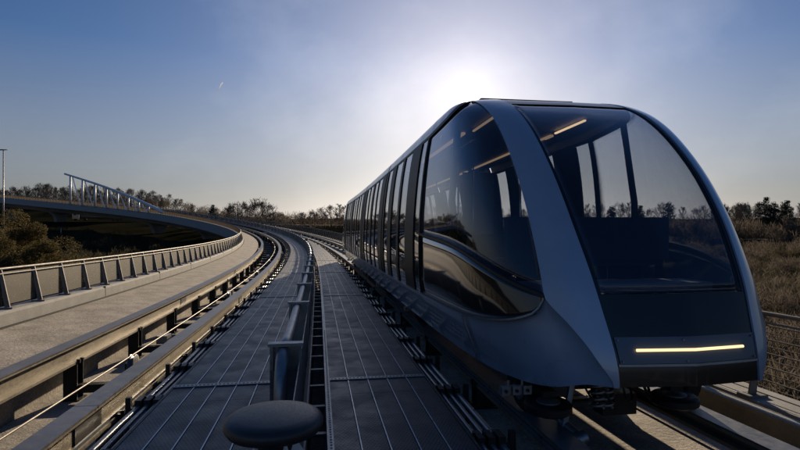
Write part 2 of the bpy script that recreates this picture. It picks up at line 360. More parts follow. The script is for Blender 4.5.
def ribbon(name, pts, wdt, m, lift=.08):
    mb = MB(); vs = []; fs = []
    pts = [Vector((p[0], p[1], 0)) for p in pts]; full = []
    for a, b in zip(pts[:-1], pts[1:]):
        k = max(1, int((b - a).length / 3))
        full += [a.lerp(b, i / k) for i in range(k)]
    full.append(pts[-1])
    for i, p in enumerate(full):
        t = (full[min(i + 1, len(full) - 1)] - full[max(i - 1, 0)]).normalized(); nn = Vector((-t.y, t.x, 0))
        for sgn in (-1, -.33, .33, 1):
            q = p + nn * sgn * wdt / 2; vs.append((q.x, q.y, float(max(terr(q.x, q.y), terr(p.x, p.y))) + lift))
    for i in range(len(full) - 1):
        for k in range(3): fs.append((i * 4 + k, i * 4 + k + 1, i * 4 + 5 + k, i * 4 + 4 + k))
    mb.add(vs, fs); return mb.build(name, m, None, smooth=True, kind='structure')
ribbon('road', [(-190, 128), (-150, 153), (-119, 170), (-85, 189), (-40, 203), (40, 207)], 11, M['asphalt'], .35)
ribbon('path', [(52, 42), (62, 58), (80, 66), (110, 70)], 2.2, M['track'], .35)
ribbon('lane', [(40, 118), (75, 112), (110, 100), (150, 80)], 4.5, M['track'], .7)

# ------------------------------------------------------------------ viaduct
S0, S1 = -14, 320
pl = P(30, MED, HD - 6)
via = empty('viaduct', pl, 'long curved concrete viaduct carrying two tracks and sweeping left over the valley', 'viaduct')
sweep([(MED - 6.95, -1.90), (MED - 4.80, -2.10), (MED - 4.80, HD), (MED + 1.95, HD), (MED + 1.95, -2.42), (MED + 4.85, -2.42), (MED + 4.85, -2.78), (MED + 5.75, -2.78), (MED + 5.75, -2.62), (MED + 6.35, -2.62), (MED + 6.35, HD - .35), (MED + 3.9, HD - .6), (MED - 4.2, HD - .6), (MED - 6.95, HD - .3)],
      S0, S1, 2.0).build('deck_slab', M['conc'], via)
sweep([(MED - 7.12, HD - .45), (MED - 7.12, -1.60), (MED - 6.62, -1.60), (MED - 6.57, -1.66), (MED - 6.57, -1.97), (MED - 6.953, -1.897), (MED - 6.953, HD - .45)], S0, S1, 2.0).build('kerb', M['conc2'], via)
sweep([(MED + 5.84, -2.615), (MED + 5.84, -2.16), (MED + 6.4, -2.16), (MED + 6.4, HD - .4), (MED + 6.353, HD - .4), (MED + 6.353, -2.615)], S0, S1, 2.0).build('kerb', M['conc2'], via)
sweep(rect(MED - 6.57, MED - 6.47, -2.0, -1.922), S0, S1, 2.0).build('kerb_shadow_strip', M['black'], via)  # black strip standing in for the shadow line at the kerb's foot
sweep([(MED - 4.6, HD - .55), (MED + 4.3, HD - .55), (MED + 3.2, HD - 1.9), (MED - 3.4, HD - 1.9)], S0, S1, 2.0).build('girder', M['girder'], via)
for s in frange(-6, 108, 6):
    MB().tbox(s - .009, s + .009, MED - 7.125, MED - 6.56, -1.64, -1.597).tbox(s - .009, s + .009, MED - 6.572, MED - 6.564, -1.92, -1.64).build('kerb_joint', M['black'], via)
for s in (8, 36, 64, 92, 118, 143, 171, 216, 240):
    x, y, z = P(s, MED, HD - 1.85); g = float(terr(x, y)) - 1
    if z - g < 1.2: continue
    p = PSI(s); ca, sa = math.cos(p), math.sin(p); mb = MB(); vs = []
    lv = [(g, 1.6, .7), (z - 2.6, 1.5, .7), (z - 1.2, 2.1, .8), (z - .02, 3.6, .9)]
    if z - 2.6 < g: lv = [(g, 1.6, .7), (z - .02, 3.4, .9)]
    for zz, hw, hd in lv:
        for a, b in ((-hw, -hd), (hw, -hd), (hw + .25, 0), (hw, hd), (-hw, hd), (-hw - .25, 0)): vs.append((x + a * ca - b * sa, y + a * sa + b * ca, zz))
    fs = [tuple(range(6))[::-1], tuple(range(len(vs) - 6, len(vs)))]
    for i in range(len(lv) - 1):
        for k in range(6): fs.append((i * 6 + k, i * 6 + (k + 1) % 6, (i + 1) * 6 + (k + 1) % 6, (i + 1) * 6 + k))
    mb.add(vs, fs).build('pier', M['girder'], via, auto=40)

# ------------------------------------------------------------------ parapet railings
def parapet(sgn, off, htop, hbase, label, lean, s_from, wires=False):
    root = empty('parapet_railing', P(20, MED + sgn * off, hbase), label, 'railing')
    at = lambda s, da, h: P(s, MED + sgn * (off + da), h)
    H = htop - hbase
    def tub(da, h, r, name):
        mb = MB(); mb.tube([at(q, da, h) for q in frange(S0, 260, 1.5)], r, 8); mb.build(name, M['rail2'], root, smooth=True)
    tub(lean, htop, .03, 'top_rail'); tub(lean - .05, htop - .11, .016, 'lower_rail')
    posts = frange(s_from, s_from + 1.4 * 180, 1.4)
    def post_mb(q, mb):
        w2 = .014
        for ds in (0,):
            vs = []
            for dd in (-w2, w2):
                for da, h in ((-.11, hbase + .02), (.0, hbase + .02), (lean + .03, htop - .02), (lean - .035, htop - .02)): vs.append(at(q + ds + dd, da, h))
            mb.add(vs, [(0, 1, 2, 3), (7, 6, 5, 4), (0, 4, 5, 1), (1, 5, 6, 2), (2, 6, 7, 3), (3, 7, 4, 0)])
        mb.add([at(q + ds, da, h) for h in (hbase, hbase + .035) for da in (-.2, .1) for ds in (-.1, .1)], [(0, 1, 3, 2), (4, 6, 7, 5), (0, 4, 5, 1), (2, 3, 7, 6), (0, 2, 6, 4), (1, 5, 7, 3)])
        return mb
    for q in posts[:100]: post_mb(q, MB()).build('post', M['rail2'], root)
    mb = MB(); [post_mb(q, mb) for q in posts[100:]]; mb.build('post', M['rail2'], root, kind='stuff')
    def pan_mb(q, mb):
        l0, l1 = .1, .92
        a0, a1 = lean * l0, lean * l1
        q0, q1 = q + .07, q + 1.33
        c = [(q0, a0, hbase + H * l0), (q1, a0, hbase + H * l0), (q1, a1, hbase + H * l1), (q0, a1, hbase + H * l1)]
        vs = [at(*k) for k in c] + [at(k[0], k[1] + .006, k[2]) for k in c]
        mb.add(vs, [(0, 1, 2, 3), (7, 6, 5, 4), (0, 4, 5, 1), (1, 5, 6, 2), (2, 6, 7, 3), (3, 7, 4, 0)]); return mb
    if wires:
        for i in range(11):
            l = .06 + .80 * i / 10; tub(lean * l, hbase + H * l, .006 if i % 2 else .009, 'wire')
        return
    for q in posts[:99]: pan_mb(q, MB()).build('mesh_panel', M['infill'], root)
    mb = MB(); [pan_mb(q, mb) for q in posts[99:-1]]; mb.build('mesh_panel', M['infill'], root, kind='stuff')
parapet(-1, 6.82, -.70, -1.60, 'galvanized parapet railing with mesh panels on the left edge of the viaduct', .10, -6.6)
parapet(1, 6.02, -1.04, -2.16, 'galvanized parapet railing with open horizontal wires on the right edge of the viaduct', .10, -6.4, True)

# ------------------------------------------------------------------ tracks
def ibeam(c, w_, top, dep, tf=.04, tw=.02):
    b = top - dep
    return [(c - w_ / 2, top), (c + w_ / 2, top), (c + w_ / 2, top - tf), (c + tw, top - tf - .02), (c + tw, b + tf + .01), (c + w_ / 2, b + tf), (c + w_ / 2, b), (c - w_ / 2, b), (c - w_ / 2, b + tf), (c - tw, b + tf + .01), (c - tw, top - tf - .02), (c - w_ / 2, top - tf)][::-1]
def track(center, label, dep=.36, HD=HD, low=False):
    root = empty('cable_railway_track', P(20, center, HD), label, 'track')
    for sg in (-1, 1):
        c = center + sg * .93
        sweep(ibeam(c, .24, HR, dep), S0, S1, 1.0).build('running_rail', M['web'], root)
        sweep(rect(c - .135, c + .135, HR + .002, HR + .022), S0, S1, 1.0).build('rail_top_plate', M['rail'], root)
        for q in frange(-5.5, 102.5, 12): MB().tbox(q - .35, q + .35, *sorted((c + .022, c + .034)), HR - dep + .05, HR - .05).tbox(q - .003, q + .003, c - .137, c + .137, HR - .01, HR + .0235).build('splice_plate', M['black'], root)
        sweep(rect(c + sg * .10 - .012, c + sg * .10 + .012, HR - dep + .06, HR - dep + .10), S0, 90, 1.0).build('conductor_strip', M['pipe'], root)
    ss = [q for q in frange(-9.4, 233, 3.3)]
    def beam(q, mb):
        if low: return mb.tbox(q - .06, q + .06, center - 1.02, center + 1.02, HD + .003, HD + .035)
        mb.tbox(q - .07, q + .07, center - 1.02, center + 1.02, HD + .12, HD + .26)
        mb.tbox(q - .09, q + .09, center - 1.02, center + 1.02, HD + .262, HD + .275)
        return mb
    def post(q, sg, mb):
        c = center + sg * .93
        mb.tbox(q - .11, q + .11, c - .02, c + .02, HD + .02, HR - dep - .002)
        for k in (-1, 1): mb.tbox(q + k * .12 - .012, q + k * .12 + .012, c - .12, c + .12, HD + .02, HR - dep - .002)
        mb.tbox(q - .17, q + .17, c - .17, c + .17, HD - .01, HD + .018)
        for k in (-1, 1):
            for j in (-1, 1): mb.tbox(q + k * .07 - .02, q + k * .07 + .02, c + j * .12 - .03, c + j * .12 + .03, HR - dep, HR - dep + .07)
        return mb
    for q in ss:
        beam(q, MB()).build('cross_beam', M['black'], root)
    pp = [(q, sg) for q in ss for sg in (-1, 1)]
    for q, sg in pp[:96]: post(q, sg, MB()).build('rail_post', M['black'], root)
    mb = MB(); [post(q, sg, mb) for q, sg in pp[96:]]; mb.build('rail_post', M['black'], root, kind='stuff')
    return root
track(TL, 'empty left track of two raised steel beams on cross beams, curving away left')
track(TR, 'right track of two raised steel beams running under the train', .17, -2.42, True)
# haul ropes and sheaves
for c, lab in ((TL, 'bright haul rope running along the middle of the empty left track'), (TR, 'haul rope running along the right track under the train nose')):
    mb = MB(); mb.tube([P(q, c + .42, HR - .06) for q in frange(S0, 230, 1.5)], .013, 7); tag(mb.build('haul_rope', M['rope'], None, smooth=True), lab, 'rope')
k = 0
for s in frange(9.6, 108.6, 9.9):
    root = empty('rope_sheave', P(s, TL + .42, HD), None, 'pulley', 'rope sheaves along the left track')
    root['label'] = ('grooved rope sheave in the left track, nearest the camera' if k == 0 else 'grooved rope sheave in the left track, %s from the camera' % ('first', 'second', 'third', 'fourth', 'fifth', 'sixth', 'seventh', 'eighth', 'ninth', 'tenth', 'farthest')[k])
    p = PSI(s); rot = Vector((math.cos(p), math.sin(p), 0))
    from mathutils import Matrix
    Mx = Matrix.Rotation(p, 3, 'Z') @ Matrix.Rotation(R(90), 3, 'Y')
    MB().lathe([(.05, -.05), (.17, -.05), (.19, -.04), (.14, 0), (.19, .04), (.17, .05), (.05, .05)], 20, P(s, TL + .42, HR - .25), Mx).build('wheel', M['steel'], root, auto=40)
    mb = MB(); mb.tbox(s - .05, s + .05, TL + .30, TL + .34, HD + .02, HR - .2); mb.tbox(s - .05, s + .05, TL + .50, TL + .54, HD + .02, HR - .2); mb.tbox(s - .22, s + .22, TL + .26, TL + .58, HD + .004, HD + .03); mb.tbox(s - .02, s + .02, TL + .3, TL + .54, HR - .27, HR - .23)
    mb.build('bracket', M['black'], root); k += 1
# sensor boxes and brackets on the left track
k = 0
for s, da in ((14.2, -.35), (18.2, .1), (24.5, -.3), (30.4, 0), (37.1, -.3), (44.0, .1), (52.5, -.25)):
    root = empty('junction_box', P(s, TL + da, HD), None, 'junction box', 'junction boxes between the left rails')
    root['label'] = 'small junction box on a stand between the left rails, %s along the curve' % ('nearest', 'second', 'third', 'fourth', 'fifth', 'sixth', 'farthest')[k]; k += 1
    MB().tbox(s - .2, s + .2, TL + da - .13, TL + da + .13, HD + .28, HD + .48).build('box', M['steel'], root)
    mb = MB(); mb.tbox(s - .03, s + .03, TL + da - .03, TL + da + .03, HD + .02, HD + .278); mb.tbox(s - .12, s + .12, TL + da - .12, TL + da + .12, HD + .004, HD + .019); mb.build('stand', M['black'], root)
# third rail style power beam to the right of the train
root = empty('power_rail', P(10, MED + 5.45, HR - .2), 'long cream channel beam on brackets between the train track and the right parapet', 'beam')
sweep([(MED + 5.18, -2.02), (MED + 5.30, -2.02), (MED + 5.30, -2.30), (MED + 5.26, -2.30), (MED + 5.26, -2.06), (MED + 5.18, -2.06)], S0, 120, 1.0).build('channel', M['web'], root)
sweep(rect(MED + 5.17, MED + 5.31, -2.018, -1.995), S0, 120, 1.0).build('cover_strip', M['conc2'], root)
for s in frange(-2, 52, 3): MB().tbox(s - .03, s + .03, MED + 5.0, MED + 5.178, -2.25, -2.17).tbox(s - .03, s + .03, MED + 5.0, MED + 5.05, HD + .01, -2.251).build('bracket', M['black'], root)

# ------------------------------------------------------------------ pipes / cable runs beside the walkways
def pipe_run(base, sg, label, s_end):
    root = empty('cable_run', P(20, MED + sg * base, HW - .35), label, 'cable run')
    for k in range(4):
        a = MED + sg * (base + .10 * k); h = HW - .19 - .012 * k
        mb = MB(); mb.tube([P(q, a, h + .008 * math.sin(q * 1.9 + k)) for q in frange(S0, s_end, .9)], .026 if k != 3 else .034, 8); mb.build('pipe', M['pipe'], root, smooth=True)
    for s in frange(-3.2, s_end - 4, 1.62)[:70]:
        mb = MB()
        mb.tbox(s - .035, s + .035, *sorted((MED + sg * (base - .06), MED + sg * (base + .42))), HW - .275, HW - .245)
        for k in range(4): mb.tbox(s - .10, s + .10, *sorted((MED + sg * (base + .10 * k - .038), MED + sg * (base + .10 * k + .033))), HW - .243, HW - .135)
        mb.tbox(s - .03, s + .03, *sorted((MED + sg * (base + .40), MED + sg * (base + .46))), HW - .30, HW - .12)
        for k in range(3): mb.tube([P(s, MED + sg * (base + .05 + .10 * k), HW - .2), P(s, MED + sg * (base + .05 + .10 * k), HW - .115)], .014, 6)
        mb.tbox(s - .02, s + .02, *sorted((MED + sg * (base + .43), MED + sg * (base + .47))), HD + .01, HW - .301)
        mb.build('clamp', M['black'], root)
pipe_run(1.60, -1, 'bundle of grey cable pipes in black clamps between the left walkway and the left track', 95)
pipe_run(1.60, 1, 'bundle of grey cable pipes in black clamps between the right walkway and the train', 60)

# ------------------------------------------------------------------ walkways
def lane_mesh(a0, a1, s0, s1, name, parent):
    ss = frange(s0, s1, 1.0); prof = [(a0, HW - .05), (a0, HW), (a1, HW), (a1, HW - .05)]
    vs = [P(q, a, h) for q in ss for a, h in prof]; fs = []; uvs = []
    for i in range(len(ss) - 1):
        for k in range(3):
            fs.append((i * 4 + k, (i + 1) * 4 + k, (i + 1) * 4 + k + 1, i * 4 + k + 1))
            u = [prof[k][0] + (.0 if k else 0), prof[k + 1][0]]
            uvs += [(ss[i], u[0]), (ss[i + 1], u[0]), (ss[i + 1], u[1]), (ss[i], u[1])]
    off = parent_loc(parent); me = bpy.data.meshes.new(name)
    me.from_pydata([(x - off.x, y - off.y, z - off.z) for x, y, z in vs], [], fs)
    ul = me.uv_layers.new(name='UV'); ul.data.foreach_set('uv', np.array(uvs, dtype=np.float32).ravel()); me.materials.append(M['plank'])
    o = bpy.data.objects.new(name, me); C.objects.link(o); o.parent = parent; return o
def walkway(sg, label, s_end):
    root = empty('walkway', P(20, MED + sg * .9, HW - .3), label, 'walkway')
    lo, hi = .30, 1.50; n = 5; wdt = (hi - lo) / n
    for k in range(n):
        a0, a1 = sorted((MED + sg * (lo + wdt * k + .004), MED + sg * (lo + wdt * (k + 1) - .004)))
        lane_mesh(a0 + .008, a1 - .008, S0, s_end, 'plank', root)
        if k: sweep(rect(MED + sg * (lo + wdt * k) - .006, MED + sg * (lo + wdt * k) + .006, HW - .04, HW + .006), S0, s_end, 1.0).build('seam_strip', M['seam'], root)
    # perforated angle along the middle edge and a plain edge outside
    e0, e1 = sorted((MED + sg * (lo - .045), MED + sg * (lo + .012)))
    sweep([(e0, HW - .14), (e0, HW + .045), (e0 + .012, HW + .045), (e0 + .012, HW + .012), (e1, HW + .012), (e1, HW - .14)], S0, s_end, 1.0).build('edge_angle', M['steel'], root)
    mbh = MB()
    for q in frange(2.6, 9.8, .06):
        c = (e0 + e1) / 2 + .004
        mbh.tbox(q - .014, q + .014, c - .009, c + .009, HW + .008, HW + .0145)
    mbh.build('edge_slots', M['black'], root, kind='stuff')
    e0, e1 = sorted((MED + sg * (hi - .008), MED + sg * (hi + .02)))
    sweep(rect(e0, e1, HW - .16, HW + .004), S0, s_end, 1.0).build('edge_beam', M['black'], root)
    for s in (6.45, 15.4, 24.3, 33.2):
        a0, a1 = sorted((MED + sg * (lo + .02), MED + sg * hi))
        mb = MB().tbox(s - .045, s + .045, a0, a1, HW + .0045, HW + .014)
        j = mb.build('joint_plate', M['steel'], root)
        if s < 16:
            mb = MB(); n_ = 26
            for i in range(n_):
                a = a0 + (a1 - a0) * (i + .5) / n_; mb.tbox(s - .012, s + .012, a - .011, a + .011, HW + .0145, HW + .0165)
            mb.build('hole_row', M['black'], j)
    for s in frange(-8, s_end - 5, 6.6):
        a0, a1 = sorted((MED + sg * .36, MED + sg * 1.42))
        MB().tbox(s - .05, s + .05, a0, a1, HW - .17, HW - .06).tbox(s - .04, s + .04, a0 + .1, a0 + .18, HD + .005, HW - .171).tbox(s - .04, s + .04, a1 - .18, a1 - .1, HD + .005, HW - .171).build('trestle', M['black'], root)
walkway(-1, 'dark perforated metal walkway left of the middle barrier, five planks wide', 235)
walkway(1, 'dark perforated metal walkway right of the middle barrier, between it and the train', 235)

# ladder of rungs in the gap between barrier and right walkway
root = empty('cable_ladder', P(8, MED + .16, HD), 'narrow ladder of metal rungs in the dark gap beside the right walkway', 'cable ladder')
for s in frange(-1.5, 60, .82)[:75]: MB().tbox(s - .03, s + .03, MED + .07, MED + .27, HW - .16, HW - .125).build('rung', M['rail'], root)
sweep(rect(MED + .05, MED + .068, HW - .24, HW - .1), S0, 100, 1.5).build('side_rail', M['rail'], root)
sweep(rect(MED - .28, MED + .06, HD + .01, HW - .45), S0, 200, 2).build('base_channel', M['black'], root)

# ------------------------------------------------------------------ middle barrier
root = empty('middle_barrier', P(10, MED - .1, HW), 'low steel barrier of flat-capped posts joined by a fat tube between two walkways', 'barrier')
CB0, CB1 = MED - .27, MED + .045
HC = HW + .80
ps = frange(4.85 - 3.05 * 3, 4.85 - 3.05 * 3 + 3.05 * 68, 3.05)
for s in ps:
    mb = MB(); mb.tbox(s - .02, s + .02, CB0 + .015, CB0 + .045, HW - .1, HC - .03); mb.tbox(s - .02, s + .02, CB1 - .045, CB1 - .015, HW - .1, HC - .03)
    mb.tbox(s + .021, s + .027, CB0 + .02, CB1 - .02, HW - .05, HC - .03); mb.build('post', M['steel'], root)
    MB().tbox(s - .055, s + .055, CB0, CB1, HC - .028, HC).build('post_cap', M['steel'], root)
    if s < 2.5:
        pass
    elif s < 200:
        cc = MED - .135; q = [P(s + .03 + t * 3.0, cc, HC - .085 - .03 * math.sin(math.pi * t)) for t in np.linspace(0, 1, 7)]
        MB().tube(q, .058, 14, True).build('tube', M['steel'], root, smooth=True)
for s in ps[:-1]:
    MB().tbox(s + .08, s + 2.97, CB1 - .03, CB1 - .022, HW + .02, HC - .12).build('side_panel', M['rail'], root)
cc = MED - .135
MB().tube([P(4.85 - .36 * math.sin(t), cc, HC - .085 - .36 * (1 - math.cos(t))) for t in np.linspace(0, math.pi / 2, 9)] + [P(4.49, cc, HW)], .058, 14).build('tube', M['steel'], root, smooth=True)
MB().tbox(4.79, 4.80, CB0 + .02, CB1 - .02, HW + .01, HC - .24).build('front_plate', M['rail'], root)
# mushroom capped fixtures along the barrier
def mushroom(s, label, first):
    base = P(s, MED + .0, HW); root = empty('mushroom_bollard', base, label, 'bollard', None if first else 'mushroom bollards far along the barrier')
    c = P(s, MED + .0, HC + (.15 if first else .03))
    MB().lathe([(.03, .0), (.165, .0), (.190, .008), (.202, .026), (.203, .042), (.197, .056), (.183, .066), (.15, .073), (.09, .079), (.004, .082)], 48, c).build('cap', M['cap'], root, smooth=True)
    MB().lathe([(.075, -.78), (.075, -.2), (.06, -.12), (.085, -.03), (.085, .001)], 24, c).build('stem', M['black'], root, auto=40)
    mb = MB()
    for k in range(4):
        a = math.pi / 4 + k * math.pi / 2; d = Vector((math.cos(a), math.sin(a), 0)); n_ = Vector((-d.y, d.x, 0)) * .006; cv = Vector(c)
        q = [cv + d * .07 + Vector((0, 0, -.01)), cv + d * .17 + Vector((0, 0, -.16)), cv + d * .17 + Vector((0, 0, -.2)), cv + d * .07 + Vector((0, 0, -.2))]
        mb.add([p - n_ for p in q] + [p + n_ for p in q], [(3, 2, 1, 0), (4, 5, 6, 7), (0, 1, 5, 4), (1, 2, 6, 5), (2, 3, 7, 6), (3, 0, 4, 7)])
    mb.build('gusset', M['white'], root)
mushroom(2.22, 'dark round mushroom-capped bollard close to the camera at the near end of the barrier', True)
for s, o_ in zip((50.5, 63.5, 79, 94.5, 110, 125, 140, 155, 170), ('second', 'third', 'fourth', 'fifth', 'sixth', 'seventh', 'eighth', 'ninth', 'farthest')): mushroom(s, 'small mushroom-capped bollard on the curving middle barrier, %s from the camera' % o_, False)

# ------------------------------------------------------------------ train
TA = 3.25; TS = 4.12                                # lateral centre of the train, chainage of its nose
Wt = ([-1.45, -1.2, -.93, -.6, 0, .7, 1.3, 1.66, 1.85, 1.97, 2.04, 2.08], [1.38, 1.48, 1.57, 1.61, 1.61, 1.57, 1.50, 1.43, 1.37, 1.27, 1.05, .05])
def cubic(xs, ys):
    xs = np.array(xs, float); ys = np.array(ys, float); d = np.diff(ys) / np.diff(xs); m = np.zeros(len(xs)); m[0] = d[0]; m[-1] = d[-1]
    for i in range(1, len(xs) - 1): m[i] = 0 if d[i - 1] * d[i] <= 0 else 2 * d[i - 1] * d[i] / (d[i - 1] + d[i])
    def f(x):
        x = min(max(x, xs[0]), xs[-1]); i = min(max(int(np.searchsorted(xs, x)) - 1, 0), len(xs) - 2); h = xs[i + 1] - xs[i]; t = (x - xs[i]) / h
        return float((2 * t**3 - 3 * t * t + 1) * ys[i] + (t**3 - 2 * t * t + t) * h * m[i] + (-2 * t**3 + 3 * t * t) * ys[i + 1] + (t**3 - t * t) * h * m[i + 1])
    return f
W = cubic(*Wt)
VF = cubic([-1.5, -1.3, -.6, -.08, .55, 1.12, 1.51, 1.78, 1.92, 2.0, 2.04], [0, .0, .20, .45, .86, 1.38, 1.88, 2.42, 2.85, 3.25, 3.5])
VE = 4.3
X1 = cubic([-1.45, -1.3, -.4, .25, .9, 1.5, 1.9, 2.04], [.68, .68, .77, .83, .85, .85, .80, .74])
def nose(q, h):
    sg = -1 if q < 0 else 1; q = abs(q); g = W(h) / 1.6; vf = VF(h); f = (VE - vf) / VE
    w_ = W(h); a1 = min(X1(h), w_ * .66); a3 = min(1.12, w_ * .86)
    xs = [0, a1, a1 + (a3 - a1) * .5, a3, a3 + (w_ - a3) * .62, a3 + (w_ - a3) * .92, w_]
    vs = [vf - .06 * f, vf + .03 * f, vf + .13 * f, vf + .36 * f, vf + .95 * f, vf + 1.95 * f, VE]
    qs = [0, 1, 2, 3, 4, 5, 6]
    return sg * cubic(qs, xs)(q), cubic(qs, vs)(q)
_cache = {}
def N(q, h, out=0.0):
    k = (round(q, 4), round(h, 4))
    if k not in _cache: _cache[k] = nose(q, h)
    x, v = _cache[k]
    if out:
        e = .02; x1, v1 = nose(q + e, h); x0, v0 = nose(q - e, h); tx, tv = x1 - x0, v1 - v0; L = math.hypot(tx, tv) or 1
        x += out * tv / L; v += -out * tx / L
    return x, v
hb_ = cubic([3, 3.4, 4, 5, 6], [-.56, -.50, -.36, -.12, .06])        # lower edge of the clear nose glass
hs_ = cubic([3, 3.3, 4, 5, 6], [-.58, -.74, -.86, -.92, -.93])       # lower edge of the dark gloss panel
bot_ = cubic([0, 2, 3, 4, 5, 6], [-1.30, -1.31, -1.38, -1.46, -1.50, -1.50])
ht_ = cubic([3, 4, 5, 6], [1.93, 1.84, 1.72, 1.64])
def patch(mapf, q0, q1, nq, hlo, hhi, nh, thick=0, out=0.0, mb=None):
    """surface patch of the nose between two height curves"""
    mb = mb or MB(); vs = []; fs = []
    for o in ((out,) if not thick else (out, out - thick)):
        for i in range(nq + 1):
            q = q0 + (q1 - q0) * i / nq; a = hlo(abs(q)) if callable(hlo) else hlo; b = hhi(abs(q)) if callable(hhi) else hhi
            for j in range(nh + 1):
                h = a + (b - a) * j / nh; x, v = N(q, h, o); vs.append(mapf(x, v, h))
    m = nh + 1; n1 = (nq + 1) * m
    for i in range(nq):
        for j in range(nh): fs.append((i * m + j, (i + 1) * m + j, (i + 1) * m + j + 1, i * m + j + 1))
    if thick:
        for i in range(nq):
            for j in range(nh): fs.append(tuple(n1 + k for k in (i * m + j, i * m + j + 1, (i + 1) * m + j + 1, (i + 1) * m + j)))
        for i in range(nq):
            fs.append((i * m, n1 + i * m, n1 + (i + 1) * m, (i + 1) * m)); t = m - 1
            fs.append((i * m + t, (i + 1) * m + t, n1 + (i + 1) * m + t, n1 + i * m + t))
        for j in range(nh):
            fs.append((j, j + 1, n1 + j + 1, n1 + j)); b = nq * m
            fs.append((b + j, n1 + b + j, n1 + b + j + 1, b + j + 1))
    return mb.add(vs, fs)
qc_ = cubic([-1.5, -1.3, -1.05, -.8, -.62, -.56, 2.1], [1.12, 1.15, 1.7, 2.35, 2.9, 3.0, 3.0])
def off_(q, h):
    q = abs(q); t = min(1, max(0, (q - 4.2) / 1.8)); return -.075 * (1 - math.exp(-max(0, q - qc_(h)) / .55)) * (1 - t * t * (3 - 2 * t))
def patchh(mapf, sg, qa, qb, nq, hlo, hhi, nh, thick, offn):
    mb = MB(); vs = []; fs = []; m = nh + 1
    for th in (0, thick):
        for i in range(nq + 1):
            for j in range(nh + 1):
                t = i / nq; q = 1 + 2 * t
                for _ in range(4):
                    h0 = hlo(q); h = h0 + (hhi(q) - h0) * j / nh; q = qa(h) + (qb(h) - qa(h)) * t
                x, v = N(sg * q, h, offn(q, h) - th); vs.append(mapf(x, v, h))
    n1 = (nq + 1) * m
    for i in range(nq):
        for j in range(nh):
            a = (i * m + j, (i + 1) * m + j, (i + 1) * m + j + 1, i * m + j + 1); fs.append(a); fs.append(tuple(n1 + k for k in a[::-1]))
    for i in range(nq):
        fs.append((i * m, n1 + i * m, n1 + (i + 1) * m, (i + 1) * m)); t = m - 1; fs.append((i * m + t, (i + 1) * m + t, n1 + (i + 1) * m + t, n1 + i * m + t))
    for j in range(nh):
        fs.append((j, j + 1, n1 + j + 1, n1 + j)); b = nq * m; fs.append((b + j, n1 + b + j, n1 + b + j + 1, b + j + 1))
    return mb.add(vs, fs)
train = empty('train', P(14, TA, HR), 'blue-silver driverless people-mover train with black windscreen and dark window band on the right track', 'train')

